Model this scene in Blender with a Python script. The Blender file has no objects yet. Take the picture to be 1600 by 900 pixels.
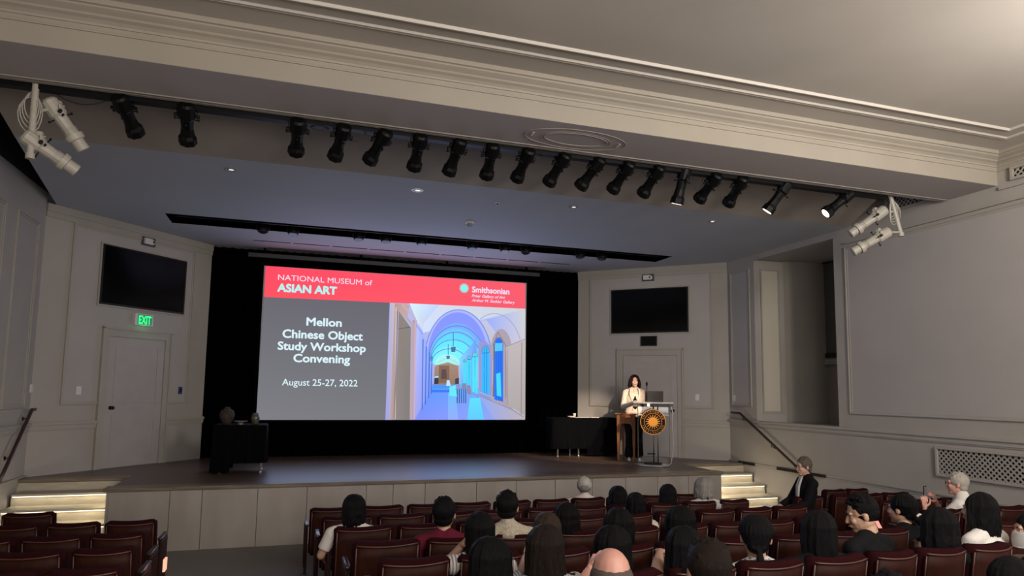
import bpy, bmesh, math, random
from mathutils import Vector, Matrix, Euler
import numpy as np
random.seed(7)
SC = bpy.context.scene
COL = SC.collection
# ------------------------------------------------------------------ camera
FPX, PYC = 1047.7, 503.8
YAW, PITCH, ROLL = 0.31211, 0.10151, 0.014094
CAMZ = 2.14
def _axes():
    cy, sy, cp, sp = math.cos(YAW), math.sin(YAW), math.cos(PITCH), math.sin(PITCH)
    F = Vector((sy*cp, cy*cp, sp)); R = Vector((cy, -sy, 0)); U = R.cross(F)
    c, s = math.cos(ROLL), math.sin(ROLL)
    return c*R+s*U, -s*R+c*U, F
CR, CU, CF = _axes()
cam = bpy.data.cameras.new('camera'); camo = bpy.data.objects.new('camera', cam); COL.objects.link(camo)
cam.sensor_width = 36; cam.lens = FPX/1600*36; cam.shift_y = (PYC-450)/1600; cam.clip_end = 200
camo.matrix_world = Matrix(((CR.x, CU.x, -CF.x, 0), (CR.y, CU.y, -CF.y, 0), (CR.z, CU.z, -CF.z, CAMZ), (0, 0, 0, 1)))
SC.camera = camo
# surveying helpers: where a sight line meets a real plane of the hall
C0 = Vector((0, 0, CAMZ))
def ray(x, y): return CR*((x-800)/FPX) - CU*((y-PYC)/FPX) + CF
def ony(x, y, Y): d = ray(x, y); return C0 + d*(Y/d.y)
def onx(x, y, X): d = ray(x, y); return C0 + d*(X/d.x)
def onz(x, y, Z): d = ray(x, y); return C0 + d*((Z-CAMZ)/d.z)
# ------------------------------------------------------------------ world, exposure
W = bpy.data.worlds.new('world'); SC.world = W; W.use_nodes = True
W.node_tree.nodes['Background'].inputs[0].default_value = (0.5, 0.5, 0.55, 1)
W.node_tree.nodes['Background'].inputs[1].default_value = 0.02
SC.view_settings.view_transform = 'Standard'; SC.view_settings.look = 'None'
SC.view_settings.gamma = 1; SC.view_settings.use_curve_mapping = False
SC.view_settings.exposure = 0.0
def area(name, loc, target, size, energy, col, size_y=None, spread=None):
    l = bpy.data.lights.new(name, 'AREA'); l.energy = energy; l.color = col; l.size = size
    if size_y: l.shape = 'RECTANGLE'; l.size_y = size_y
    if spread: l.spread = spread
    o = bpy.data.objects.new(name, l); COL.objects.link(o); o.location = loc
    o.rotation_euler = (Vector(target)-Vector(loc)).to_track_quat('-Z', 'Y').to_euler()
    return o
WARM = (1.0, .86, .70)
# dimmed house lighting of the hall, with added fill lamps
NEUT = (1, .93, .89)
area('house_light', (2.4, 0.2, 5.0), (2.4, .8, 0), 3.0, 95, NEUT)
area('rear_fill', (2.4, -3.6, 2.4), (2.4, 6.0, 3.6), 9.0, 375, NEUT, 2.2)  # added fill lamp, lifts the soffit, stage ceiling and walls
area('side_fill', (1.5, -1.5, 4.4), (-3.67, 8.0, 3.0), 1.2, 60, NEUT)  # added fill lamp for the left wall
area('cove_light', (2.4, 1.2, 4.95), (2.4, 6.2, 5.05), 7.0, 14, (1, .88, .70), .3)
area('wall_uplight', (6.2, 1.9, 4.2), (6.0, 3.0, 5.25), .8, 115, (1, .93, .86))
area('side_fill', (5.0, -1.0, 4.6), (8.5, 5.8, 2.8), 1.2, 235, NEUT)  # unseen fill lamp for the right wall panels
area('screen_glow', (2.07, 13.7, 3.0), (2.07, 10.0, 3.6), 5.2, 70, (.48, .62, 1.0), 2.8)  # added lamp standing in for the screen's own glow
# ------------------------------------------------------------------ materials
def lin(h):
    v = [int(h[i:i+2], 16)/255 for i in (0, 2, 4)]
    return tuple(((c/12.92) if c <= .04045 else ((c+.055)/1.055)**2.4) for c in v)
MATS = {}
def mat(name, col=0, rough=.6, metal=0, noise=0, nscale=20, bump=0, bscale=60, emit=None, estr=1, spec=None, stretch=None, trans=0, coat=0, col2=None, ior=None):
    if name in MATS: return MATS[name]
    m = bpy.data.materials.new(name); m.use_nodes = True; nt = m.node_tree
    b = nt.nodes['Principled BSDF']
    if isinstance(col, str): col = lin(col)
    b.inputs['Base Color'].default_value = (*col, 1); b.inputs['Roughness'].default_value = rough
    b.inputs['Metallic'].default_value = metal
    if spec is not None: b.inputs['Specular IOR Level'].default_value = spec
    if ior: b.inputs['IOR'].default_value = ior
    if trans: b.inputs['Transmission Weight'].default_value = trans
    if coat: b.inputs['Coat Weight'].default_value = coat
    tc = mp = None
    if noise or bump:
        tc = nt.nodes.new('ShaderNodeTexCoord'); mp = nt.nodes.new('ShaderNodeMapping')
        nt.links.new(tc.outputs['Object'], mp.inputs[0])
        if stretch: mp.inputs['Scale'].default_value = stretch
    if noise:
        n = nt.nodes.new('ShaderNodeTexNoise'); n.inputs['Scale'].default_value = nscale; n.inputs['Detail'].default_value = 5
        nt.links.new(mp.outputs[0], n.inputs['Vector'])
        r = nt.nodes.new('ShaderNodeValToRGB'); r.color_ramp.elements[0].position = .3; r.color_ramp.elements[1].position = .7
        if col2 is not None:
            c2 = lin(col2) if isinstance(col2, str) else col2
            a, z = c2, col
        else:
            a = tuple(c*(1-noise) for c in col); z = tuple(min(1, c*(1+noise)) for c in col)
        r.color_ramp.elements[0].color = (*a, 1); r.color_ramp.elements[1].color = (*z, 1)
        nt.links.new(n.outputs[0], r.inputs[0]); nt.links.new(r.outputs[0], b.inputs['Base Color'])
    if bump:
        n2 = nt.nodes.new('ShaderNodeTexNoise'); n2.inputs['Scale'].default_value = bscale; n2.inputs['Detail'].default_value = 4
        nt.links.new(mp.outputs[0], n2.inputs['Vector'])
        bp = nt.nodes.new('ShaderNodeBump'); bp.inputs['Strength'].default_value = bump; bp.inputs['Distance'].default_value = .01
        nt.links.new(n2.outputs[0], bp.inputs['Height']); nt.links.new(bp.outputs[0], b.inputs['Normal'])
    if emit is not None:
        if isinstance(emit, str): emit = lin(emit)
        b.inputs['Emission Color'].default_value = (*emit, 1); b.inputs['Emission Strength'].default_value = estr
    MATS[name] = m
    return m
PAINT = mat('wall_paint', (.35, .325, .285), .75, noise=.05, nscale=1.5, bump=.05, bscale=120)
PANELP = mat('panel_paint', (.37, .345, .32), .75, noise=.04, nscale=1.3, bump=.05, bscale=120)
TRIMP = mat('trim_paint', (.345, .32, .275), .5, noise=.03, nscale=3)
CEILP = mat('ceiling_paint', (.46, .42, .37), .8, noise=.07, nscale=.8, bump=.08, bscale=8)
CORN = mat('cornice_paint', (.325, .29, .235), .7, noise=.04, nscale=2)
STCEIL = mat('stage_ceiling_paint', (.42, .435, .46), .8, noise=.03, nscale=1)  # cool tint stands in for screen light on the ceiling
SLOPEP = mat('sloped_ceiling_paint', (.33, .29, .25), .8, noise=.1, nscale=1.2)
BLACKM = mat('black_metal', (.0022, .0022, .0026), .55, spec=.2)
DRAPE = mat('black_drape', (.001, .001, .0016), .95, spec=.05, bump=.3, bscale=30)
CLOTHB = mat('black_tablecloth', (.0012, .0012, .002), .9, spec=.08, bump=.2, bscale=80)
DOORP = mat('door_paint', (.37, .335, .31), .5, noise=.04, nscale=4)
KNOB = mat('dark_bronze', (.03, .022, .018), .35, metal=.8)
WHITEP = mat('white_plastic', (.62, .6, .56), .4)
WHITEM = mat('white_enamel', (.40, .37, .31), .45, noise=.05, nscale=30)
SCRN = mat('dark_tv_glass', (.002, .002, .002), .12, spec=.3)
SCRF = mat('tv_frame_black', (.008, .008, .008), .35)
CARPET = mat('grey_carpet', (.19, .172, .155), .95, noise=.25, nscale=150, bump=.5, bscale=300)
STONE = mat('pale_stone', (.335, .30, .265), .5, noise=.5, nscale=2.0, stretch=(2, 2, .5), col2=(.28, .245, .215), bump=.05, bscale=20)
STEPM = mat('step_stone', (.48, .44, .35), .5, noise=.3, nscale=5, stretch=(1, 4, 4), col2=(.38, .34, .26))
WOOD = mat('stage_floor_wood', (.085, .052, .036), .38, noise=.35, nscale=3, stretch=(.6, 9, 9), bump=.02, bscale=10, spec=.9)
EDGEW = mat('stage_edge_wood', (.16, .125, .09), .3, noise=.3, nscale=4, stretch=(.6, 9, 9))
RAILM = mat('handrail_wood', (.035, .016, .012), .3, noise=.2, nscale=10)
CUSH = mat('maroon_upholstery', (.019, .0022, .0030), .9, spec=.08, noise=.25, nscale=60, bump=.2, bscale=250)
SEATW = mat('seat_back_wood', (.036, .0085, .0045), .55, spec=.12, noise=.35, nscale=5, stretch=(6, 6, .7), col2=(.022, .006, .0038))
ARMW = mat('armrest_wood', (.03, .014, .013), .3, noise=.3, nscale=8)
IRON = mat('black_iron', (.008, .008, .009), .45, metal=.3)
HOLE = mat('dark_void', (.004, .004, .004), .9)
# ------------------------------------------------------------------ mesh helpers
def new_mesh(name, bm, m, smooth=False):
    me = bpy.data.meshes.new(name); bm.to_mesh(me); bm.free()
    for mm in (m if isinstance(m, (list, tuple)) else [m]): me.materials.append(mm)
    if smooth:
        me.polygons.foreach_set('use_smooth', [True]*len(me.polygons))
    return me
def obj(name, bm, m, parent=None, loc=None, smooth=False):
    me = new_mesh(name, bm, m, smooth) if isinstance(bm, bmesh.types.BMesh) else bm
    o = bpy.data.objects.new(name, me); COL.objects.link(o)
    if parent: o.parent = parent
    if loc is not None: o.location = loc
    return o
def tag(o, label=None, cat=None, group=None, kind=None):
    if label: o['label'] = label
    if cat: o['category'] = cat
    if group: o['group'] = group
    if kind: o['kind'] = kind
    return o
def thing(name, label, cat, loc=(0, 0, 0), rz=0, group=None):
    o = bpy.data.objects.new(name, None); COL.objects.link(o); o.location = loc; o.rotation_euler = (0, 0, rz)
    o.empty_display_size = .1
    return tag(o, label, cat, group)
def struct(name, bm, m, parent=None, smooth=False):
    o = obj(name, bm, m, parent, smooth=smooth); o['kind'] = 'structure'; return o
def B(): return bmesh.new()
def box(bm, x0, x1, y0, y1, z0, z1, bev=0, M=None):
    v = [bm.verts.new((x, y, z)) for x in (x0, x1) for y in (y0, y1) for z in (z0, z1)]
    if M is not None:
        for q in v: q.co = M @ q.co
    fs = []
    for f in ((0, 1, 3, 2), (4, 6, 7, 5), (0, 4, 5, 1), (2, 3, 7, 6), (0, 2, 6, 4), (1, 5, 7, 3)):
        fs.append(bm.faces.new([v[i] for i in f]))
    if bev:
        es = list({e for f in fs for e in f.edges})
        bmesh.ops.bevel(bm, geom=es, offset=bev, segments=2, profile=.5, affect='EDGES')
    return bm
def basis(d):
    d = Vector(d).normalized()
    a = Vector((0, 0, 1)) if abs(d.z) < .9 else Vector((1, 0, 0))
    u = d.cross(a).normalized(); w = u.cross(d)
    return d, u, w
def loft(bm, pts, rads, n=10, caps=True, hemi=False, flat=None):
    """tube through pts; rads scalar per point or (ru, rw)"""
    pts = [Vector(p) for p in pts]; rings = []
    if hemi:
        def ext(p, q, r, sgn):
            d = (p-q).normalized(); r = r if not isinstance(r, (tuple, list)) else min(r)
            return [(p+d*r*.62, .78), (p+d*r*.93, .38)]
        r0 = rads[0]; r1 = rads[-1]
        sc = lambda r, k: (r[0]*k, r[1]*k) if isinstance(r, (tuple, list)) else r*k
        a = ext(pts[0], pts[1], r0, 1); z = ext(pts[-1], pts[-2], r1, 1)
        pts = [a[1][0], a[0][0]]+pts+[z[0][0], z[1][0]]
        rads = [sc(r0, .38), sc(r0, .78)]+list(rads)+[sc(r1, .78), sc(r1, .38)]
    pu = None
    for i, p in enumerate(pts):
        d = (pts[min(i+1, len(pts)-1)]-pts[max(i-1, 0)])
        if d.length < 1e-9: d = Vector((0, 0, 1))
        d.normalize()
        if pu is None: _, u, w = basis(d)
        else:
            u = (pu - d*pu.dot(d)).normalized(); w = u.cross(d)
        pu = u
        r = rads[i]; ru, rw = r if isinstance(r, (tuple, list)) else (r, r)
        rings.append([bm.verts.new(p+u*math.cos(2*math.pi*k/n)*ru+w*math.sin(2*math.pi*k/n)*rw) for k in range(n)])
    for a, b in zip(rings, rings[1:]):
        for k in range(n): bm.faces.new((a[k], b[k], b[(k+1) % n], a[(k+1) % n]))
    if caps:
        bm.faces.new(rings[0]); bm.faces.new(rings[-1][::-1])
    return bm
def cyl(bm, a, b, r, r2=None, n=14): return loft(bm, [a, b], [r, r if r2 is None else r2], n)
def cap(bm, a, b, r, r2=None, n=9): return loft(bm, [a, b], [r, r if r2 is None else r2], n, hemi=True)
def ell(bm, c, r, R=None, seg=14, rg=9):
    M = Matrix.Translation(c) @ (R.to_4x4() if R is not None else Matrix.Identity(4)) @ Matrix.Diagonal((*r, 1))
    bmesh.ops.create_uvsphere(bm, u_segments=seg, v_segments=rg, radius=1, matrix=M)
    return bm
def lathe(bm, prof, c=(0, 0, 0), n=20):
    c = Vector(c); rings = []
    for r, z in prof:
        rings.append([bm.verts.new(c+Vector((r*math.cos(2*math.pi*k/n), r*math.sin(2*math.pi*k/n), z))) for k in range(n)])
    for a, b in zip(rings, rings[1:]):
        for k in range(n): bm.faces.new((a[k], a[(k+1) % n], b[(k+1) % n], b[k]))
    bm.faces.new(rings[0][::-1]); bm.faces.new(rings[-1])
    return bm
def prism(bm, poly, a, b, axis='x'):
    """extrude 2D poly along axis from a to b. axis x: poly=(y,z); y: (x,z); z: (x,y)"""
    def P(u, v, t): return {'x': (t, u, v), 'y': (u, t, v), 'z': (u, v, t)}[axis]
    A = [bm.verts.new(P(u, v, a)) for u, v in poly]; Z = [bm.verts.new(P(u, v, b)) for u, v in poly]
    n = len(poly)
    for i in range(n): bm.faces.new((A[i], A[(i+1) % n], Z[(i+1) % n], Z[i]))
    bm.faces.new(A[::-1]); bm.faces.new(Z)
    bmesh.ops.recalc_face_normals(bm, faces=bm.faces[:])
    return bm
def frame(bm, w0, w1, z0, z1, t, d0, d1, M):
    """rectangular moulding in local x(w)/z, depth y from d0 to d1"""
    for a in ((w0, w1, z1-t, z1), (w0, w1, z0, z0+t), (w0, w0+t, z0+t, z1-t), (w1-t, w1, z0+t, z1-t)):
        box(bm, a[0], a[1], d0, d1, a[2], a[3], M=M)
def bake(bm, voxel, smooth=2, dec=None):
    """fuse overlapping closed shapes into one continuous skin"""
    me = bpy.data.meshes.new('tmp'); bm.to_mesh(me); bm.free()
    o = bpy.data.objects.new('tmp', me); COL.objects.link(o)
    r = o.modifiers.new('r', 'REMESH'); r.mode = 'VOXEL'; r.voxel_size = voxel; r.use_smooth_shade = True
    if smooth:
        s = o.modifiers.new('s', 'SMOOTH'); s.iterations = smooth; s.factor = .5
    dg = bpy.context.evaluated_depsgraph_get()
    out = bpy.data.meshes.new_from_object(o.evaluated_get(dg))
    bpy.data.objects.remove(o); bpy.data.meshes.remove(me)
    out.materials.clear()
    out.polygons.foreach_set('use_smooth', [True]*len(out.polygons))
    return out
# ------------------------------------------------------------------ hall dimensions
SZ = .79; ZC = 4.87; XL, XR = -3.67, 8.5; YB = 14.0; YLIP = 10.18
OL, OR = -1.62, 6.10          # drape opening
CL, CRN = 11.61, 11.77        # where splayed walls meet side walls
YBACK = -4.0
def floor_z(Y): return -.06 if Y > 8.7 else -.06+(8.7-Y)*.078
# floor
bm = B(); prism(bm, [(15, -.3), (15, -.06), (8.7, -.06), (YBACK, floor_z(YBACK)), (YBACK, -.3)], XL-.2, XR+.2, 'x')
struct('floor', bm, CARPET)
# stage
stage = obj('stage', box(B(), -2.25, 7.13, YLIP+.04, 14.3, -.06, SZ-.05), STONE); stage['kind'] = 'structure'
bm = B(); box(bm, XL, -2.25, 11.35, 14.3, -.06, SZ-.05); box(bm, 7.13, XR, 11.35, 14.3, -.06, SZ-.05)
struct('side_landing', bm, STEPM, stage)
bm = B(); box(bm, XL, XR, 11.35, 14.35, SZ-.05, SZ-.001); box(bm, -2.25, 7.13, YLIP+.22, 11.35, SZ-.05, SZ-.001)
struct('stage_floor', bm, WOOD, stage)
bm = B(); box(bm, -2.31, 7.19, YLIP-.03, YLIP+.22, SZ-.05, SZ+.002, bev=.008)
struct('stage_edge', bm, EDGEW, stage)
bm = B(); box(bm, XL, -2.25, 11.31, 11.55, SZ-.04, SZ+.003, bev=.006); box(bm, 7.13, XR, 11.31, 11.55, SZ-.04, SZ+.003, bev=.006)
struct('landing_edge', bm, EDGEW, stage)
# stone fascia panels, single pieces
xs = [-2.25, -1.52, -1.12, -.41, .25, 1.08, 1.47, 1.95, 2.75, 3.4, 4.05, 4.7, 5.3, 5.9, 6.5, 7.13]
for a, b in zip(xs, xs[1:]):
    struct('stone_panel', box(B(), a+.003, b-.003, YLIP+random.uniform(0, .003), YLIP+.04, -.06, SZ-.052, bev=.003), STONE, stage)
for s, X in ((-1, -2.25), (1, 7.13)):
    struct('stone_panel', box(B(), min(X, X+s*.03), max(X, X+s*.03), YLIP+.01, 11.34, -.06, SZ-.052), STONE, stage)
# steps both sides
STEPLED = mat('step_light_strip', (.9, .85, .7), .5, emit=(1, .87, .62), estr=2.2)
for side, x0, x1 in (('left', XL+.06, -2.29), ('right', 7.17, XR-.06)):
    root = thing('staircase', 'pale stone steps with glowing nosings on the %s side of the stage' % side, 'steps', ((x0+x1)/2, 10.6, -.06))
    for i, (z, y) in enumerate(((.63, 11.0), (.47, 10.65), (.31, 10.3), (.15, 9.95))):
        bm = box(B(), x0, x1, y+.02, 11.34, z-.16 if i < 3 else -.06, z-.03)
        o = obj('riser_block', bm, STEPM, root); o.matrix_parent_inverse = Matrix.Translation(-root.location)
        bm = box(B(), x0, x1, y, (11.34 if i == 0 else y+.38), z-.03, z, bev=.006)
        o = obj('tread', bm, STEPM, root); o.matrix_parent_inverse = Matrix.Translation(-root.location)
        bm = box(B(), x0+.02, x1-.02, y+.006, y+.018, z-.04, z-.031)
        o = obj('light_strip', bm, STEPLED, root); o.matrix_parent_inverse = Matrix.Translation(-root.location)
        area('step_strip_light', ((x0+x1)/2, y-.015, z-.045), ((x0+x1)/2, y-.1, z-.5), x1-x0-.05, .95, (1, .84, .6), .02)
    xs_l = -2.30 if side == 'left' else 7.165
    sg = -1 if side == 'left' else 1
    for zl, yl in ((.60, 10.72), (.44, 10.38)):  # unseen side lamps added for the warm glow on the walls
        o = obj('added_step_lamp', box(B(), min(xs_l, xs_l+sg*.008), max(xs_l, xs_l+sg*.008), yl-.06, yl+.06, zl-.0, zl+.05), STEPLED, root); o.matrix_parent_inverse = Matrix.Translation(-root.location)
        area('step_side_fill', (xs_l+sg*.03, yl, zl+.025), (xs_l+sg*1.2, yl, zl-.05), .12, 1.1 if side == 'left' else 2.6, (1, .82, .55), .05)
# side walls -------------------------------------------------------
def wallM(p0, p1):
    """local x runs from p0 to p1, local -y faces the hall"""
    a = Vector((*p0, 0)); b = Vector((*p1, 0)); d = (b-a).normalized(); nrm = Vector((-d.y, d.x, 0))
    return Matrix(((d.x, nrm.x, 0, a.x), (d.y, nrm.y, 0, a.y), (0, 0, 1, 0), (0, 0, 0, 1))), (b-a).length
def mould(bm, w0, w1, z0, z1, M, t=.05):
    frame(bm, w0, w1, z0, z1, .018, -.026, 0, M)
    frame(bm, w0+.018, w1-.018, z0+.018, z1-.018, t-.018, -.012, 0, M)
def plan_wall(name, p0, p1, z0=-.06, z1=ZC, th=.15):
    M, L = wallM(p0, p1)
    return struct(name, box(B(), 0, L, 0, th, z0, z1, M=M), PAINT), M, L
def rail(parent, M, w0, w1, z=1.56):
    bm = B()
    for a, b, d in ((z-.11, z-.09, .018), (z-.09, z-.03, .03), (z-.03, z, .055), (z, z+.015, .04)): box(bm, w0, w1, -d, 0, a, b, M=M)
    struct('chair_rail', bm, TRIMP, parent)
# left splayed wall with door / right splayed wall with door
def splay(name, p0, p1, doorw, tv, camw, side, panels, plates):
    w, M, L = plan_wall(name, p0, p1, SZ-.02)
    bm = B()
    for a in panels: mould(bm, *a, M)
    struct('panel_moulding', bm, TRIMP, w)
    bm = B()
    for (a, b, z0, z1) in panels: box(bm, a+.05, b-.05, -.004, 0, z0+.05, z1-.05, M=M)
    struct('panel_field', bm, PANELP, w)
    d0, d1 = doorw
    for a, b in ((0, d0-.12), (d1+.12, L)): rail(w, M, a, b)
    # crown under the ceiling and pilaster strips
    bm = B(); box(bm, 0, L, -.035, 0, ZC-.12, ZC-.001, M=M); box(bm, 0, L, -.02, 0, ZC-.2, ZC-.12, M=M)
    struct('crown_strip', bm, TRIMP, w)
    # door
    ob = struct('door_'+('1' if side == 'left' else '2'), box(B(), d0, d1, -.02, -.002, SZ+.012, SZ+2.14, M=M), DOORP)
    for z0, z1 in ((SZ+.12, SZ+.86), (SZ+.98, SZ+2.0)):
        bm = B(); frame(bm, d0+.12, d1-.12, z0, z1, .02, -.026, -.019, M); struct('door_panel', bm, DOORP, ob)
    bm = B()
    for a, b, z0, z1 in ((d0-.12, d0-.005, SZ, SZ+2.27), (d1+.005, d1+.12, SZ, SZ+2.27), (d0-.005, d1+.005, SZ+2.15, SZ+2.27)):
        box(bm, a, b, -.035, 0, z0, z1, M=M)
    for a, b, z0, z1 in ((d0-.14, d0-.10, SZ, SZ+2.29), (d1+.10, d1+.14, SZ, SZ+2.29), (d0-.14, d1+.14, SZ+2.27, SZ+2.31)):
        box(bm, a, b, -.055, 0, z0, z1, M=M)
    struct('door_casing', bm, TRIMP, ob)
    kx = d0+.09 if side == 'left' else d1-.09
    kp = M @ Vector((kx, -.02, SZ+.98)); nr = (M.to_3x3() @ Vector((0, -1, 0)))
    bm = B(); loft(bm, [kp, kp+nr*.008, kp+nr*.01, kp+nr*.045, kp+nr*.05, kp+nr*.07, kp+nr*.078], [.032, .032, .012, .012, .028, .03, .012], 14)
    obj('door_knob', bm, KNOB, ob, smooth=True)
    # television
    t0, t1, tz0, tz1 = tv
    tvp = M @ Vector(((t0+t1)/2, -.03, tz0))
    t = thing('television', 'large dark wall television above the %s door' % side, 'television', tvp)
    inv = Matrix.Translation(-tvp)
    bm = B(); box(bm, t0, t1, -.045, -.004, tz0, tz1, bev=0, M=M)
    o = obj('housing', bm, SCRF, t); o.matrix_parent_inverse = inv
    bm = B(); box(bm, t0+.025, t1-.025, -.048, -.045, tz0+.03, tz1-.025, M=M)
    o = obj('screen', bm, SCRN, t); o.matrix_parent_inverse = inv
    bm = B(); frame(bm, t0-.03, t1+.03, tz0-.03, tz1+.03, .028, -.03, 0, M)
    struct('television_recess_trim', bm, TRIMP, w)
    # wall camera above
    c0, cz = camw
    cp = M @ Vector((c0, -.01, cz))
    t = thing('wall_camera', 'small white camera in a dark box above the %s television' % side, 'camera', cp); inv = Matrix.Translation(-cp)
    bm = B(); box(bm, c0-.13, c0+.13, -.03, -.003, cz-.075, cz+.075, M=M)
    o = obj('backplate', bm, mat('camera_grey', (.06, .06, .065), .5), t); o.matrix_parent_inverse = inv
    bm = B(); box(bm, c0-.10, c0+.05, -.07, -.03, cz-.05, cz+.05, bev=.0, M=M)
    o = obj('camera_body', bm, WHITEP, t); o.matrix_parent_inverse = inv
    q = M @ Vector((c0+.05, -.04, cz-.005))
    bm = B(); ell(bm, q, (.05, .05, .05)); o = obj('camera_dome', bm, WHITEP, t, smooth=True); o.matrix_parent_inverse = inv
    q2 = q+nr*.045
    bm = B(); ell(bm, q2, (.018, .018, .018)); o = obj('lens', bm, BLACKM, t, smooth=True); o.matrix_parent_inverse = inv
    for (px, pz, pw, ph, m, lab) in plates:
        pp = M @ Vector((px, 0, pz)); t = thing('wall_plate', lab, 'switch', pp); inv = Matrix.Translation(-pp)
        o = obj('plate', box(B(), px-pw/2, px+pw/2, -.016, -.005, pz-ph/2, pz+ph/2, M=M), m, t); o.matrix_parent_inverse = inv
        o = obj('toggle', box(B(), px-.014, px+.014, -.024, -.016, pz-.03, pz+.03, M=M), WHITEP if m is WHITEP else KNOB, t); o.matrix_parent_inverse = inv
    return w, M, L
BLUEP = mat('blue_plate', (.03, .05, .16), .5)
ML, LL = wallM((XL, CL), (OL, YB)); MR, LR = wallM((OR, YB), (XR, CRN))
def on_wall(x, y, M):
    Mi = M.inverted(); o = Mi @ C0; d = Mi.to_3x3() @ ray(x, y); p = o + d*(-o.y/d.y); return p.x, p.z
def wr(pts, M): return [on_wall(x, y, M) for x, y in pts]
lp = wr([(116, 347), (314, 386), (299, 628), (92, 632), (171, 525), (257, 532), (160, 382), (290, 408), (281, 490), (152, 475.5), (231, 378), (122, 610), (281, 610)], ML)
splay('wall_stage_left', (XL, CL), (OL, YB), (lp[4][0], lp[5][0]), (lp[6][0], lp[7][0], (lp[8][1]+lp[9][1])/2, (lp[6][1]+lp[7][1])/2),
      (lp[10][0], lp[10][1]), 'left', [(lp[0][0], lp[5][0]+.55, 1.83, 4.67)],
      [(lp[11][0], lp[11][1], .08, .13, WHITEP, 'white light switch on the wall left of the left door'),
       (lp[12][0], lp[12][1], .08, .13, BLUEP, 'small dark blue plate on the wall right of the left door')])
rp = wr([(922, 430), (1112, 424), (974, 554), (1058, 555), (955.7, 453.3), (1075.5, 448.6), (1076.2, 519.3), (956.9, 520.9), (1013, 434), (1089.5, 621), (1135, 621)], MR)
splay('wall_stage_right', (OR, YB), (XR, CRN), (rp[2][0], rp[3][0]), (rp[4][0], rp[5][0], (rp[6][1]+rp[7][1])/2, (rp[4][1]+rp[5][1])/2),
      (rp[8][0], rp[8][1]), 'right', [(rp[0][0], rp[1][0], 1.83, 4.72)],
      [(rp[9][0], rp[9][1], .08, .13, WHITEP, 'white light switch on the wall right of the right door')])
# left side wall
w, M, L = plan_wall('wall_left', (XL, YBACK), (XL, CL), -.06, 5.45)
bm = B()
for y0, y1 in ((10.55, 11.35), (3.0, 10.15), (-3.4, 2.6)): mould(bm, y0-YBACK, y1-YBACK, 1.8, 4.5, M)
struct('panel_moulding', bm, TRIMP, w); rail(w, M, 0, L)
bm = B(); box(bm, 0, L, -.03, 0, .70, .80, M=M); box(bm, 0, L, -.045, 0, .80, .82, M=M); struct('ledge', bm, TRIMP, w)
bm = B(); box(bm, 0, L, -.012, 0, -.06, .70, M=M); struct('wainscot', bm, PANELP, w)
# right side wall with deep window recess
M, L = wallM((XR, CRN), (XR, YBACK))
AY0, AY1, AZ0, AZ1 = 8.87, 10.92, 1.60, 4.76
w = None
bm = B(); y2 = lambda Y: CRN-Y
box(bm, 0, y2(AY1), 0, .2, -.06, 5.45, M=M); box(bm, y2(AY0), L, 0, .2, -.06, 5.45, M=M)
box(bm, y2(AY1), y2(AY0), 0, .2, -.06, AZ0-.02, M=M); box(bm, y2(AY1), y2(AY0), 0, .2, AZ1, 5.45, M=M)
w = struct('wall_right', bm, PAINT)
bm = B(); mould(bm, y2(8.62), y2(2.3), 1.85, 4.56, M); mould(bm, y2(1.9), L-.3, 1.85, 4.56, M)
mould(bm, y2(11.66), y2(11.05), 1.9, 4.62, M, .04)
struct('panel_moulding', bm, TRIMP, w)
bm = B(); box(bm, y2(8.57), y2(2.35), -.004, 0, 1.9, 4.51, M=M); box(bm, y2(11.62), y2(11.09), -.004, 0, 1.94, 4.58, M=M)
struct('panel_field', bm, PANELP, w)
rail(w, M, 0, L, 1.62)
bm = B(); box(bm, 0, L, -.02, 0, .76, .80, M=M); box(bm, 0, L, -.04, 0, .80, .82, M=M); struct('ledge', bm, TRIMP, w)
bm = B(); box(bm, 0, L, -.012, 0, -.06, .76, M=M); struct('wainscot', bm, PANELP, w)
bm = B(); box(bm, y2(8.6), L, -.04, 0, 4.60, 4.63, M=M)
box(bm, y2(6.05), L, -.03, 0, 4.78, 4.82, M=M); struct('frieze_moulding', bm, TRIMP, w)
# recess: splayed jambs, sill, head, window wall
bm = B(); XW = 9.95
box(bm, XR+.2, XW+.2, AY0-.3, AY1+.1, AZ1, AZ1+.12); box(bm, XR, XW+.2, AY0-.3, AY1+.1, AZ0-.06, AZ0)
prism(bm, [(XR+.01, AY1), (9.15, AY1-.06), (9.2, AY1-.15), (XW, AY1-.3), (XW, AY1+.15), (XR+.01, AY1+.15)], AZ0, AZ1, 'z')
prism(bm, [(XR+.2, AY0-.3), (XR+.2, AY0), (XW, AY0+.1), (XW, AY0-.3)], AZ0, AZ1, 'z')
box(bm, XW, XW+.15, AY0-.3, AY1+.1, AZ0, AZ1)
struct('window_recess', bm, PAINT, w)
Mj, Lj = wallM((XR+.01, AY1), (9.15, AY1-.06))
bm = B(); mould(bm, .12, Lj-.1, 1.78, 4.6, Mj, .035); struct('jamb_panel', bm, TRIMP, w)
bm = B(); box(bm, .16, Lj-.14, -.005, 0, 1.82, 4.56, M=Mj); struct('jamb_field', bm, mat('warm_lit_panel_paint', (.50, .455, .37), .75), w)  # warmer light on this jamb panel is put into its colour
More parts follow.
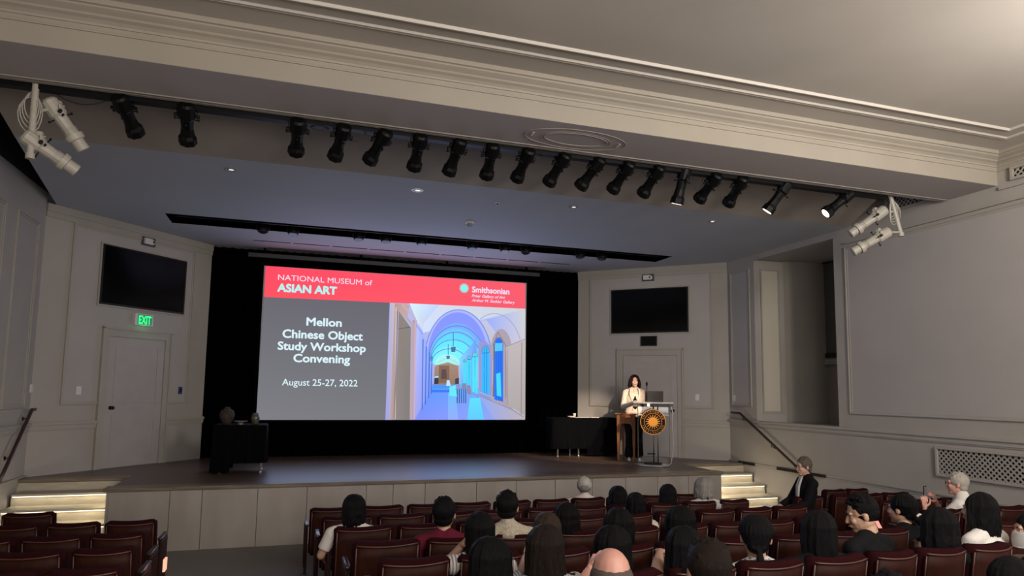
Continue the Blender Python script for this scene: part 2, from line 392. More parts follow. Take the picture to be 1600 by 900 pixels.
# window
a = onx(1273, 410, XW); b = onx(1277, 560, XW)
wy1 = (a.y+b.y)/2; wz0, wz1 = b.z, a.z; wy0 = AY0+.25
Mw, _ = wallM((XW, 12), (XW, 6)); yw = lambda Y: 12-Y
bm = B(); frame(bm, yw(wy1), yw(wy0), wz0, wz1, .09, -.05, 0, Mw)
wn = struct('window_1', bm, mat('black_window_frame', (.008, .008, .009), .5))
bm = B(); box(bm, yw(wy1)+.09, yw(wy0)-.09, -.025, -.012, wz0+.09, wz1-.09, M=Mw)
struct('window_pane', bm, mat('dim_window_glass', (.10, .10, .095), .25), wn)
bm = B(); frame(bm, yw(wy1)-.08, yw(wy0)+.08, wz0-.1, wz1+.08, .07, -.06, 0, Mw); box(bm, yw(wy1)-.1, yw(wy0)+.1, -.08, 0, wz0-.14, wz0-.1, M=Mw)
struct('window_trim', bm, TRIMP, wn)
# rear wall of the hall, behind the viewer
struct('wall_back', box(B(), XL-.15, XR+.2, YBACK-.15, YBACK, -.3, 5.45), PAINT)
# ------------------------------------------------------------------ hall ceiling, beam, cornice
ZH = 5.25
YF = 6.08
ceil = struct('ceiling', box(B(), XL-.15, XR+.2, YBACK-.1, YF+.5, ZH, ZH+.1), CEILP)
bm = B(); prism(bm, [(YF, ZC-.02), (YF, 5.3), (6.88, 5.6), (6.88, ZC-.02+.02), (6.86, ZC-.02)], XL, XR, 'x')
beam = struct('trim_1', bm, CORN)
# profile of cornice, offsets (out, z)
prof = [(0, 5.03), (.012, 5.03), (.012, 5.045), (.009, 5.05), (.009, 5.085), (.02, 5.085), (.022, 5.105), (.045, 5.125), (.075, 5.14), (.085, 5.155), (.12, 5.175), (.135, 5.185), (.135, 5.20), (.155, 5.205), (.155, ZH)]
bm = B(); prism(bm, [(YF-o, z) for o, z in prof]+[(YF, ZH)], XL, XR, 'x'); struct('cornice', bm, CORN, beam)
bm = B(); prism(bm, [(XR-o-.002, z-.002) for o, z in prof]+[(XR, ZH)], YBACK, YF, 'y'); struct('cornice', bm, CORN, beam)
bm = B(); prism(bm, [(XL+o+.002, z-.002) for o, z in prof]+[(XL, ZH)], YBACK, YF, 'y'); struct('cornice', bm, CORN, beam)
bm = B(); box(bm, XL, XR, 6.76, 6.775, ZC-.032, ZC-.02); box(bm, XL, XR, 6.82, 6.86, ZC-.028, ZC-.02)
struct('beam_bead', bm, mat('bead_paint', (.27, .245, .22), .8), beam)
bm = B(); box(bm, XL, XR, YF+.005, 6.855, ZC-.021, ZC-.0195); struct('beam_soffit', bm, mat('soffit_paint', (.40, .36, .345), .8), beam)
# ceiling border mouldings
BORD = mat('border_moulding_paint', (.50, .46, .40), .5)
pc = onz(1577, 201.7, ZH); pd = onz(1573, 215, ZH)
for i, (p, t, h) in enumerate(((pc, .02, .025), (pd, .018, .018), (Vector((pd.x+.035, pd.y+.035, ZH)), .014, .014))):
    bm = B(); y = p.y; x = p.x; xl = XL+(XR-x)
    prism(bm, [(y-t, ZH), (y-t*.4, ZH-h), (y+t*.4, ZH-h), (y+t, ZH)], xl, x, 'x')
    prism(bm, [(x-t, ZH), (x-t*.4, ZH-h), (x+t*.4, ZH-h), (x+t, ZH)], YBACK+1, y+t*.4, 'y')
    prism(bm, [(xl-t, ZH), (xl-t*.4, ZH-h), (xl+t*.4, ZH-h), (xl+t, ZH)], YBACK+1, y+t*.4, 'y')
    struct('border_moulding', bm, BORD, ceil)
# oval medallion under the beam
mc = Vector((2.78, 6.46, ZC-.022)); SOF = mat('medallion_paint', (.30, .26, .245), .7)
def oval(bm, c, a, b, r, n=48):
    pts = [c+Vector((a*math.cos(2*math.pi*k/n), b*math.sin(2*math.pi*k/n), 0)) for k in range(n+1)]
    loft(bm, pts, [(r, r)]*(n+1), 6, caps=False)
t = thing('ceiling_medallion', 'faint oval plaster medallion under the dark beam', 'medallion', mc)
for a, b, r in ((.36, .16, .006), (.40, .19, .003), (.58, .26, .004)):
    bm = B(); oval(bm, Vector((0, 0, -.002)), a, b, r); obj('oval_ring', bm, SOF, t, smooth=True)
for s in (-1, 1):
    bm = B()
    for k in range(3): ell(bm, (s*.50, (k-1)*.035, 0), (.02, .014, .012))
    obj('side_boss', bm, SOF, t, smooth=True)
# stage ceiling: flat part with a lighting slot, and sloped apron
SY0, SY1, SX0, SX1 = 11.63, 12.30, -2.07, 7.12
bm = B()
prism(bm, [(-3.06, 8.5), (XR, 8.5), (XR, SY0), (-3.56, SY0)], ZC, ZC+.08, 'z'); box(bm, -3.56, XR, SY1, 14.3, ZC, ZC+.08)
box(bm, -3.56, SX0, SY0, SY1, ZC, ZC+.08); box(bm, SX1, XR, SY0, SY1, ZC, ZC+.08)
sc = struct('ceiling_stage', bm, STCEIL)
bm = B(); vv = [bm.verts.new(q) for q in ((-3.06, 8.5, ZC), (XR-.02, 8.5, ZC), (7.98, 7.05, ZC+.34), (-3.02, 7.05, ZC+.34), (-3.06, 8.5, ZC+.08), (XR-.02, 8.5, ZC+.08), (7.98, 7.05, ZC+.42), (-3.02, 7.05, ZC+.42))]
for q in ((0, 3, 2, 1), (4, 5, 6, 7), (0, 1, 5, 4), (1, 2, 6, 5), (2, 3, 7, 6), (3, 0, 4, 7)): bm.faces.new([vv[i] for i in q])
bmesh.ops.recalc_face_normals(bm, faces=bm.faces[:]); struct('sloped_apron', bm, SLOPEP, sc)
bm = B(); box(bm, XL-.05, XR, 6.9, 8.6, 5.75, 5.85); box(bm, XR, XR+.02, 6.9, 8.6, 5.4, 5.8); box(bm, XL-.1, XL, 6.9, 12, 5.4, 5.8); box(bm, XL, XL+.01, 6.9, 11.6, 5.02, 5.75); box(bm, XL, -2.9, 6.9, 11.6, 5.6, 5.7); box(bm, 7.9, XR, 6.9, 8.6, 5.5, 5.6); struct('ceiling_void', bm, HOLE, sc)  # near-black sheets paint in the shade of the ceiling gap
bm = B(); box(bm, SX0, SX1, SY0, SY1, ZC+.35, ZC+.37)
for a in ((SX0-.02, SX0, SY0, SY1), (SX1, SX1+.02, SY0, SY1), (SX0, SX1, SY0-.02, SY0), (SX0, SX1, SY1, SY1+.02)): box(bm, *a, ZC+.002, ZC+.36)
struct('slot_box', bm, DRAPE, sc)
bm = B(); box(bm, SX0+.1, SX1-.1, SY0+.3, SY0+.34, ZC+.04, ZC+.08); struct('slot_track', bm, BLACKM, sc)
# drape at the back of the stage
bm = B(); n = 260; top = []; bot = []
for i in range(n+1):
    x = OL-.1+(OR-OL+.2)*i/n; y = YB+.12+.035*math.sin(i*1.15)+.012*math.sin(i*.37)
    top.append(bm.verts.new((x, y, ZC+.05))); bot.append(bm.verts.new((x, y, SZ)))
for i in range(n): bm.faces.new((bot[i], bot[i+1], top[i+1], top[i]))
bmesh.ops.solidify(bm, geom=bm.faces[:], thickness=.01)
tag(obj('stage_curtain', bm, DRAPE, smooth=True), 'black pleated curtain across the back of the stage', 'curtain')
struct('wall_stage_back', box(B(), OL-.4, OR+.4, 14.25, 14.35, SZ-.1, ZC+.1), DRAPE)
# linear diffusers in the ceiling by the screen
GAPM = mat('diffuser_dark', (.05, .05, .06), .7)
for i in range(9):
    x = -.84+i*.715
    t = tag(obj('linear_diffuser', box(B(), 0, .66, 0, .035, -.008, 0), GAPM, loc=(x, 13.18, ZC)), 'narrow grey ceiling diffuser, %s from the left in the line in front of the screen' % ['first', 'second', 'third', 'fourth', 'fifth', 'sixth', 'seventh', 'eighth', 'ninth'][i], 'vent', 'ceiling diffusers in front of the screen')
tag(obj('screen_slot', box(B(), -.6, 5.2, 13.76, 13.81, ZC-.01, ZC), mat('slot_reddish', (.16, .06, .07), .6)), 'long reddish ceiling slot just above the projection screen', 'slot')
ORD = ['first', 'second', 'third', 'fourth', 'fifth', 'sixth', 'seventh', 'eighth', 'ninth', 'tenth', 'eleventh', 'twelfth', 'thirteenth', 'fourteenth', 'fifteenth', 'sixteenth', 'seventeenth', 'eighteenth']
# round black spots in the slot
for i, px in enumerate((411, 458, 560, 602, 657, 735, 785, 817, 900, 933)):
    py = 358+(px-411)*.088
    p = onz(px, py+2, ZC-.03); p.y = 12.16
    t = thing('slot_spotlight', 'black round spotlight, %s from the left in the dark ceiling slot' % ORD[i], 'spotlight', (p.x, 12.16, ZC+.05), group='spotlights in the ceiling slot')
    bm = B(); loft(bm, [(0, 0, .1), (0, 0, 0), (.0, -.005, -.07), (0, -.01, -.11)], [.05, .085, .10, .085], 16); obj('lamp_housing', bm, BLACKM, t, smooth=False)
    bm = B(); box(bm, -.11, -.10, -.02, .02, -.04, .14); box(bm, .10, .11, -.02, .02, -.04, .14); box(bm, -.11, .11, -.02, .02, .14, .15); obj('yoke', bm, BLACKM, t)
    bm = B(); cyl(bm, (0, -.012, -.111), (0, -.013, -.115), .07); obj('lens', bm, mat('dark_lens', (.02, .02, .03), .1), t)
# downlights and detector in stage ceiling
for i, (px, py, big) in enumerate(((360, 264.5, 0), (652, 297, 1), (896, 323, 0), (1113, 345.5, 0))):
    p = onz(px, py, ZC)
    t = thing('downlight', ['small downlight in the stage ceiling above the left television', 'white ring downlight, brightest of the stage ceiling', 'small downlight in the stage ceiling above the screen right edge', 'small downlight in the stage ceiling above the right door'][i], 'downlight', (p.x, p.y, ZC))
    r = .085 if big else .07
    bm = B()
    pr = [(r, 0), (r, -.008), (r*.72, -.01), (r*.66, -.002), (r*.66, 0)]
    n = 24; rings = [[bm.verts.new((a*math.cos(2*math.pi*k/n), a*math.sin(2*math.pi*k/n), z)) for k in range(n)] for a, z in pr]
    for a, b2 in zip(rings, rings[1:]):
        for k in range(n): bm.faces.new((a[k], a[(k+1) % n], b2[(k+1) % n], b2[k]))
    obj('trim_ring', bm, mat('ring_white', (.75, .75, .75), .4) if big else mat('ring_grey', (.25, .25, .26), .4), t)
    bm = B(); cyl(bm, (0, 0, -.001), (0, 0, -.002), r*.66, n=20)
    obj('reflector', bm, mat('ring_inside', (.15, .15, .18), .3), t)
    bm = B(); ell(bm, (0.01, .01, -.004), (r*.45, r*.3, .004))
    obj('lamp', bm, mat('downlight_glow', (.8, .8, .8), .3, emit=(1, .97, .9), estr=.9 if True else 0), t, smooth=True)
p = onz(734, 347, ZC)
t = thing('smoke_detector', 'white dome detector under the stage ceiling before the slot', 'detector', (p.x, p.y, ZC))
bm = B(); lathe(bm, [(.075, 0), (.075, -.02), (.05, -.03)]); obj('base', bm, WHITEP, t)
bm = B(); lathe(bm, [(.045, -.03), (.05, -.05), (.03, -.075), (.01, -.08)]); obj('sensor_head', bm, mat('grey_plastic', (.25, .27, .27), .5), t)
p = onz(1776/2, 316, ZC)
p = onz(777, 317, ZC)
t = thing('sprinkler', 'tiny sprinkler head in the middle of the stage ceiling', 'sprinkler', (p.x, p.y, ZC)); obj('escutcheon', lathe(B(), [(.03, 0), (.03, -.004), (.01, -.006)]), WHITEP, t); obj('head', lathe(B(), [(.008, -.005), (.008, -.03), (.016, -.032), (.016, -.035)]), KNOB, t)
# ------------------------------------------------------------------ lighting track and theatre spots
tag(obj('lighting_track', box(B(), XL+.3, 7.52, 6.885, 6.975, ZC-.065, ZC+.02), BLACKM), 'long black lighting track along the back of the beam', 'track')
def spot(loc, aim, m, L=.44, name='stage_spotlight', label='', cat='spotlight', group=None, lit=False, snoot=False, hang=.10, lens_m=None):
    """profile spotlight: yoke hangs from loc, barrel points along aim"""
    loc = Vector(loc); aim = Vector(aim).normalized()
    t = thing(name, label, cat, loc, group=group)
    d, u, wv = basis(aim)
    c = Vector((0, 0, -hang))
    bk = c-d*L*.28
    k = 1.0
    bm = B(); loft(bm, [bk-d*.02, bk, bk+d*L*.30, bk+d*L*.34], [.055*k, .075*k, .080*k, .068*k], 12); obj('lamp_house', bm, m, t)
    bm = B(); loft(bm, [bk+d*L*.34, bk+d*L*.60, bk+d*L*.78], [.062*k, .056*k, .066*k], 12); obj('barrel', bm, m, t)
    f0 = bk+d*L*.76
    if snoot:
        bm = B(); loft(bm, [f0, f0+d*.05, f0+d*.055, f0+d*.15], [.085, .08, .058, .06], 20); obj('snoot', bm, m, t)
    else:
        bm = B(); loft(bm, [f0, f0+d*L*.10, f0+d*L*.26], [.06, .084, .088], 8); obj('front_ring', bm, m, t)
    fe = f0+d*(L*.265 if not snoot else .1515)
    bm = B(); cyl(bm, fe-d*.01, fe+d*.001, .062 if not snoot else .05, n=18)
    obj('lens', bm, lens_m or mat('dark_lens', (.02, .02, .03), .1), t)
    # shutter handles
    for s, e in ((1, 0), (-1, 0), (0, 1), (0, -1)):
        v = u*s+wv*e; q = bk+d*L*.37
        bm = B(); cyl(bm, q+v*.04, q+v*.105, .006, n=6); ell(bm, q+v*.105, (.012, .012, .012), seg=8, rg=5); obj('shutter_handle', bm, BLACKM, t)
    # yoke
    side = u if abs(u.z) < .5 else wv
    bm = B()
    for s in (-1, 1): loft(bm, [c+side*s*.085+Vector((0, 0, .0)), c+side*s*.09+Vector((0, 0, hang-.045)), Vector((0, 0, -.04))], [(.016, .006)]*3, 6)
    obj('yoke', bm, m, t)
    bm = B(); box(bm, -.025, .025, -.02, .02, -.05, .02); cyl(bm, (-.05, 0, -.02), (.05, 0, -.02), .008, n=8); obj('clamp', bm, m, t)
    for s in (-1, 1):
        bm = B(); cyl(bm, c+side*s*.08, c+side*s*.115, .018, n=8); obj('tilt_knob', bm, BLACKM, t)
    if lit:
        l = bpy.data.lights.new('stage_spot_light', 'SPOT'); l.energy = lit[0]; l.color = (1, .80, .62); l.spot_size = lit[1]; l.spot_blend = .6; l.shadow_soft_size = .05
        o = bpy.data.objects.new('stage_spot_light', l); COL.objects.link(o); o.location = loc+fe+d*.07
        o.rotation_euler = (Vector(lit[2])-o.location).to_track_quat('-Z', 'Y').to_euler()
    return t
SP = [((195, 150), (212, 200)), ((293, 163), (294, 216)), ((466, 185), (463, 230)), ((535, 194), (524, 238)), ((597, 205), (577, 246)), ((655, 212), (647, 256)), ((715, 221), (701, 265)),
      ((768, 229), (760, 270)), ((822, 234), (808, 273)), ((877, 240), (857, 281)), ((930, 246), (905, 289)), ((977, 253), (957, 292)), ((1024, 259), (1004, 299)), ((1067, 266), (1058, 309)),
      ((1113, 270), (1093, 306)), ((1155, 275), (1138, 313)), ((1222, 284), (1204, 318)), ((1318, 297), (1286, 332))]
BSPOT = mat('black_spot_metal', (.002, .002, .0022), .5, spec=.2)
LENSLIT = mat('lit_lens', (.9, .8, .7), .3, emit=(1, .86, .7), estr=6)
for i, (a, b) in enumerate(SP):
    P0 = ony(a[0], a[1], 6.95); P0.z = ZC-.02; P1 = ony(b[0], b[1], 7.06 if i in (13, 16, 17) else 7.2)
    lit = {13: (260, .42, (4.8, 12.2, .8)), 16: (1500, .30, (5.95, 11.65, 2.2)), 17: (1500, .36, (6.0, 11.6, 1.85))}.get(i)
    spot(P0, P1-P0-Vector((0, 0, -.06)), BSPOT, .42, label='black theatre spotlight%s, %s from the left on the long track' % (' with lit lens' if lit else '', ORD[i]), group='black spotlights on the track', lit=lit, lens_m=LENSLIT if lit else None)
# drooping cables between spots
CABLE = mat('black_cable', (.01, .01, .01), .6)
for i, (x0, x1, sag, lab) in enumerate(((-2.25, -1.75, .10, 'left of the first black spotlight'), (.0, .28, .06, 'between the third and fourth black spotlights'), (.40, .62, .13, 'between the fourth and fifth black spotlights'), (2.4, 2.62, .06, 'between the ninth and tenth black spotlights'), (3.7, 3.95, .09, 'between the twelfth and thirteenth black spotlights'), (4.55, 4.72, .22, 'between the two spotlights right of the lit one'))):
    bm = B(); pts = [(x0+(x1-x0)*k/10, 6.97, ZC-.03-sag*(1-(2*k/10-1)**2)) for k in range(11)]
    loft(bm, pts, [.006]*11, 6); tag(obj('cable', bm, CABLE, smooth=True), 'black cable drooping from the track %s' % lab, 'cable')
# white fixtures on poles
def white_pair(pt, pb, lamps, side):
    t = thing('fixture_pole', 'white pole holding two white spotlights, %s end of the beam' % side, 'pole', pt)
    pt = Vector(pt); pb = Vector(pb)
    bm = B(); cyl(bm, (0, 0, 0), pb-pt, .028, n=14); obj('pipe', bm, WHITEM, t, smooth=False)
    bm = B(); cyl(bm, (pb-pt)+Vector((0, 0, .02)), (pb-pt)+Vector((0, 0, -.03)), .036, n=14); obj('end_fitting', bm, WHITEM, t)
    bm = B(); box(bm, -.05, .05, -.05, .05, 0, .04); obj('mount_plate', bm, BLACKM, t)
    for k in range(4):
        bm = B(); c = (pb-pt)*(.35+.04*k); pts = [c+Vector((-.05*math.sin(a)*(1+.3*k)-.02, .02*math.cos(a*2), .13*math.cos(a)*(1+.1*k))) for a in [j*math.pi/8 for j in range(17)]]
        loft(bm, pts, [.005]*17, 6); obj('cable_loop', bm, WHITEM, t, smooth=True)
    for i, (a, b, ya, yb) in enumerate(lamps):
        A = ony(*a, ya); Bp = ony(*b, yb)
        d = (Bp-A).normalized(); L = (Bp-A).length
        LB = L-.10
        lc = A+d*LB*.28
        s = spot(lc+Vector((0, 0, .10)), d, WHITEM, LB, 'white_spotlight', '%s white spotlight on the pole at the %s end of the beam' % (['upper', 'lower'][i], side), snoot=True, lens_m=mat('pale_lens', (.5, .47, .4), .3))
        # bracket from pole
        bm = B(); q = pt+(pb-pt)*(.45 if i == 0 else .95)-s.location
        cyl(bm, q, Vector((0, 0, -.03)), .014, n=8); obj('bracket', bm, WHITEM, s)
        for k in range(5):
            e = Vector((0, 0, -.10))-d*LB*.28+d*LB*(.62+.03*k); bm = B(); loft(bm, [e, e+d*.006], [.066, .066], 12); obj('cooling_fin', bm, WHITEM, s)
white_pair(ony(57, 122, 6.9), ony(47, 243, 6.9), (((76, 158), (137, 243), 7.0, 7.15), ((40, 212), (128, 273), 6.9, 7.1)), 'left')
white_pair(ony(1390, 302, 6.98), ony(1408, 366, 6.98), (((1382, 328), (1321, 371), 7.0, 7.25), ((1388, 362), (1325, 398), 6.95, 7.2)), 'right')
# ------------------------------------------------------------------ grilles
def grille(name, label, M, w0, w1, z0, z1, pitch=.072, parent=None):
    loc = M @ Vector(((w0+w1)/2, 0, z0)); t = thing(name, label, 'vent', loc); inv = Matrix.Translation(-loc)
    def add(n, bm, m, st=False):
        o = obj(n, bm, m, t); o.matrix_parent_inverse = inv
        if st: o['kind'] = 'stuff'
    bm = B(); frame(bm, w0-.03, w1+.03, z0-.03, z1+.03, .032, -.045, -.002, M); add('frame', bm, TRIMP)
    add('dark_back', box(B(), w0, w1, -.006, -.002, z0, z1, M=M), HOLE)
    bm = B(); h = z1-z0; n = int((w1-w0+h)/pitch)+1
    for i in range(n):
        for s in (1, -1):
            a = w0-h+i*pitch; xa, za, xb, zb = a, 0, a+h, h
            if xa < w0: za = w0-xa; xa = w0
            if xb > w1: zb = h-(xb-w1); xb = w1
            if zb <= za: continue
            if s < 0: za, zb = h-za, h-zb
            p, q = Vector((xa, 0, z0+za)), Vector((xb, 0, z0+zb)); dv = (q-p).normalized(); nn = Vector((-dv.z, 0, dv.x))*.0085
            y0, y1 = (-.024, -.016) if s > 0 else (-.018, -.010)
            v = [bm.verts.new(M @ (Vector((c.x, y, c.z)))) for y in (y0, y1) for c in (p-nn, q-nn, q+nn, p+nn)]
            bm.faces.new(v[:4][::-1]); bm.faces.new(v[4:]); 
            for k in range(4): bm.faces.new((v[k], v[(k+1) % 4], v[4+(k+1) % 4], v[4+k]))
    bmesh.ops.recalc_face_normals(bm, faces=bm.faces[:]); add('lattice', bm, TRIMP, True)
M, L = wallM((XR, CRN), (XR, YBACK))
grille('wall_grille', 'wide lattice grille low on the right wall behind the white haired man', M, CRN-7.1, CRN-4.2, 1.09, 1.43)
grille('cornice_grille', 'small lattice grille under the cornice at the right frame edge', M, CRN-5.86, CRN-4.2, 4.89, 5.0)
grille('cornice_grille', 'dark lattice grille high on the wall behind the right white spotlights', M, CRN-7.75, CRN-6.9, 4.93, 5.2)
# dark slots in the ledge of the right wall
for i, (a, b) in enumerate(((1155, 1180), (1215, 1291))):
    pa = onx(a, 718+(a-1155)*.17, XR-.03); pb = onx(b, 718+(b-1155)*.17, XR-.03)
    tag(obj('ledge_slot', box(B(), XR-.055, XR-.0405, pb.y, pa.y, .775, .825), HOLE), ['short black slot on the right wall ledge by the stage corner', 'long black slot on the right wall ledge behind the seated woman'][i], 'slot')
# ------------------------------------------------------------------ handrails
def handrail(pts, X, side, brk):
    t = thing('handrail', 'dark wooden handrail sloping down the %s wall beside the steps' % side, 'handrail', pts[0])
    o0 = Vector(pts[0]); P = [Vector(p)-o0 for p in pts]
    bm = B(); loft(bm, P, [(.024, .024)]*len(P), 10); obj('rail', bm, RAILM, t, smooth=True)
    for f in brk:
        a = P[0]+(P[-1]-P[0])*f if f > 0 else P[0]+Vector((0, 0, 0))
        a = P[1]+(P[-1]-P[1])*f
        wx = X-o0.x
        bm = B(); loft(bm, [a+Vector((0, 0, -.02)), a+Vector((0, 0, -.07)), Vector((wx, a.y, a.z-.08))], [.008]*3, 8); cyl(bm, (wx, a.y, a.z-.08), (wx-(.01 if X > 0 else -.01), a.y, a.z-.08), .03)
        obj('bracket', bm, KNOB, t)
XH = XR-.09
handrail([onx(1143, 644.5, XH), onx(1156, 645.5, XH), onx(1242, 727, XH), onx(1262, 746, XH)], XR, 'right', (.05, .5, .97))
XH = XL+.09
a = onx(50, 640, XH); handrail([a+Vector((0, .12, 0)), a, onx(18, 711, XH), onx(-8, 768, XH)], XL, 'left', (.05, .55, .97))
for nm, M_, x, y, lab in (('wall_plate', None, 1137, 622, 'white plate at the right stage corner above the handrail'),):
    p = onx(1146.5, 622, XR-.01); tag(obj('wall_plate', box(B(), -.008, .004, -.04, .04, -.06, .06), WHITEP, loc=p), lab, 'switch')
p = onx(49.5, 607, XL+.01); tag(obj('wall_plate', box(B(), -.01, .01, -.04, .04, -.06, .06), WHITEP, loc=p+Vector((.0, 0, 0))), 'white plate on the left wall by the stage corner', 'switch')
# ------------------------------------------------------------------ projection screen and its picture
YS = 13.86
def sp(x, y, d=0): p = ony(x, y, YS-d); return p
SXa, SXb, SZa, SZb = -.655, 4.80, 1.515, 4.515
scr = thing('projection_screen', 'bright projection screen with red banner, grey title slide and blue corridor photograph', 'screen', ((SXa+SXb)/2, YS, SZa))
sinv = Matrix.Translation(-scr.location)
def sobj(n, bm, m, d=0):
    o = obj(n, bm, m, scr); o.matrix_parent_inverse = sinv; return o
bm = B(); box(bm, SXa-.06, SXb+.06, YS+.012, YS+.05, SZa-.06, SZb+.06); sobj('screen_border', bm, DRAPE)
for hx_ in (SXa, 1.2, 3.0, SXb): sobj('hanger', box(B(), hx_-.02, hx_+.02, YS+.0, YS+.04, SZb+.05, ZC-.001), DRAPE)
bm = B(); box(bm, SXa-.3, SXb+.3, YS-.02, YS+.06, SZb+.16, SZb+.24); sobj('screen_case', bm, mat('screen_case_grey', (.02, .02, .024), .5))
def emat(name, h, s=1.0):
    return mat(name, (0, 0, 0), 1, emit=h, estr=s, spec=0)
def vcmat():
    m = bpy.data.materials.new('display_picture'); m.use_nodes = True; nt = m.node_tree; nt.nodes.clear()
    o = nt.nodes.new('ShaderNodeOutputMaterial'); e = nt.nodes.new('ShaderNodeEmission'); a = nt.nodes.new('ShaderNodeVertexColor'); a.layer_name = 'Col'
    nt.links.new(a.outputs[0], e.inputs[0]); nt.links.new(e.outputs[0], o.inputs[0]); e.inputs[1].default_value = 1.12; return m
VC = vcmat()
class Pic:
    def __init__(s): s.v = []; s.f = []; s.c = []; s.k = 0
    def poly(s, pts, cols):
        """pts: photo coordinates on the screen plane; cols: one hex or one per point"""
        s.k += 1; d = .00015*s.k
        if isinstance(cols, str): cols = [cols]*len(pts)
        b = len(s.v)
        for p, c in zip(pts, cols): s.v.append(sp(p[0], p[1])-Vector((0, d, 0))); s.c.append(lin(c))
        s.f.append(list(range(b, b+len(pts))))
    def line(s, pts, w, col):
        for (x0, y0), (x1, y1) in zip(pts, pts[1:]):
            dx, dy = x1-x0, y1-y0; l = math.hypot(dx, dy) or 1; nx, ny = -dy/l*w/2, dx/l*w/2
            s.k -= 1; s.poly([(x0+nx, y0+ny), (x1+nx, y1+ny), (x1-nx, y1-ny), (x0-nx, y0-ny)], col)
        s.k += 1
    def build(s, name):
        me = bpy.data.meshes.new(name); me.from_pydata([tuple(v) for v in s.v], [], s.f)
        ca = me.color_attributes.new('Col', 'FLOAT_COLOR', 'POINT')
        for i, c in enumerate(s.c): ca.data[i].color = (*c, 1)
        me.materials.append(VC); return me
bm = B(); box(bm, SXa, SXb, YS, YS+.01, SZa, SZb); sobj('screen_fabric', bm, mat('screen_fabric', (.4, .4, .4), .9))
pic = Pic()
pic.poly([(415, 415.5), (820.9, 443), (820.9, 482.5), (412.6, 464)], ['f4485f', 'ee5a6a', 'ee5a6a', 'f8505f'])
o = sobj('red_banner', pic.build('red_banner'), None)
pic = Pic(); pic.k = 1
pic.poly([(412.6, 464), (609, 473), (602, 656), (400, 656)], ['67666e', '66656e', '75757b', '78787e'])
sobj('title_panel', pic.build('title_panel'), None)
pic = Pic(); pic.k = 1
A = pic.poly; Ln = pic.line
A([(609, 473), (820.9, 482.5), (820.5, 655.5), (602, 656)], ['a8b4f0', 'c9c8cf', 'b6b0b8', '8b8fe8'])          # base
def arch(cx, base, rx, top, n=22): return [(cx-rx*math.cos(math.pi*k/n), base-(base-top)*math.sin(math.pi*k/n)) for k in range(n+1)]
A([(640, 474), (820.9, 482.5), (818, 535), (790, 540), (760, 500), (660, 520)], ['cfd6ee', 'c6cbcf', 'c9c4cf', 'b4b6dc', '96a8f4', 'c8d8f4'])
A([(640, 474), (686, 477), (662, 505), (658, 518)], ['d4ecf4', 'b8ccf8', 'c2cde6', 'd4d2da'])
for cx, base, rx, top, col in ((716, 560, 52, 484, 'a4b2f4'), (715, 558, 47, 488, '8492f2'), (714, 562, 44, 505, '78a8f8'), (712, 565, 41, 513, '6cc0fc'), (710, 565, 38, 521, '62d2fc'), (706, 567, 34, 530, '66e0fa'), (702, 568, 27, 541, '7ae8f8'), (699, 570, 20, 553, '9cecec')):
    A(arch(cx, base, rx, top), col)
for cx, base, rx, top in ((716, 560, 52, 484), (714, 562, 44, 509), (712, 565, 40, 519), (708, 565, 35, 531), (702, 566, 27, 545)):
    Ln(arch(cx, base, rx, top, 26), 1.1, '6474c8')
# floor of the corridor
A([(676, 600), (740, 600), (800, 655.5), (650, 655.8)], ['5896f4', '66b4f4', '8fa4ee', '7c8cf4'])
A([(700, 612), (712, 612), (716, 655.6), (700, 655.7)], ['66b8fa', '66b8fa', '8ea8fa', '8ea8fa'])
A([(734, 622), (750, 622), (756, 655.6), (730, 655.7)], ['5cd8f8', '5cd8f8', '60c4fa', '60c4fa'])
A([(748, 618), (800, 640), (820, 655.5), (772, 655.5)], ['8ca4ea', 'b0a4bc', 'b8acac', '9ca4d8'])
# left wall of the corridor
A([(650, 500), (660, 516), (672, 560), (676, 606), (650, 655.8), (645, 655.8)], ['b8c0f0', '9cb0f8', '78a4f8', '6c98f8', '8088f0', 'a8a4e4'])
A([(645, 500), (651, 500), (646, 655.8), (641, 655.8)], ['b49cb4', 'b49cb4', 'b094c0', 'b094c0'])
for x, y0, y1 in ((661, 530, 640), (666, 541, 632), (671, 550, 622), (675, 556, 615)): Ln([(x, y0), (x-1.5, y1)], 1.4, '4560c0')
Ln([(645, 500), (660, 522)], 1, '7f86c8')
A([(610, 473), (618, 473.6), (611, 656), (602, 656)], ['b4b0c4', 'c4b8c4', 'a8a4d8', '9a9cd8'])                # stone pier
A([(617, 473.6), (640, 476), (636, 500), (622, 486), (616, 655.9), (609, 655.9)], ['b49890', 'c0a4a4', 'c0a0a0', 'a89088', 'a48c88', 'b4a09c'])
A([(623, 486), (642, 512), (640, 655.8), (616.5, 655.9)], ['8c8078', '84807c', '7c7878', '8c8480'])
Ln([(623.5, 484), (645, 508), (642, 655)], 4, 'b8a0a4'); Ln([(619, 480), (617, 655)], 1.6, 'd8c4c4')
Ln([(623, 514), (641, 511)], 1, '605850'); Ln([(628, 476), (649, 498), (647, 655)], 2.2, 'c4aab4'); Ln([(621, 486), (616, 655)], 1.2, '6c6464')
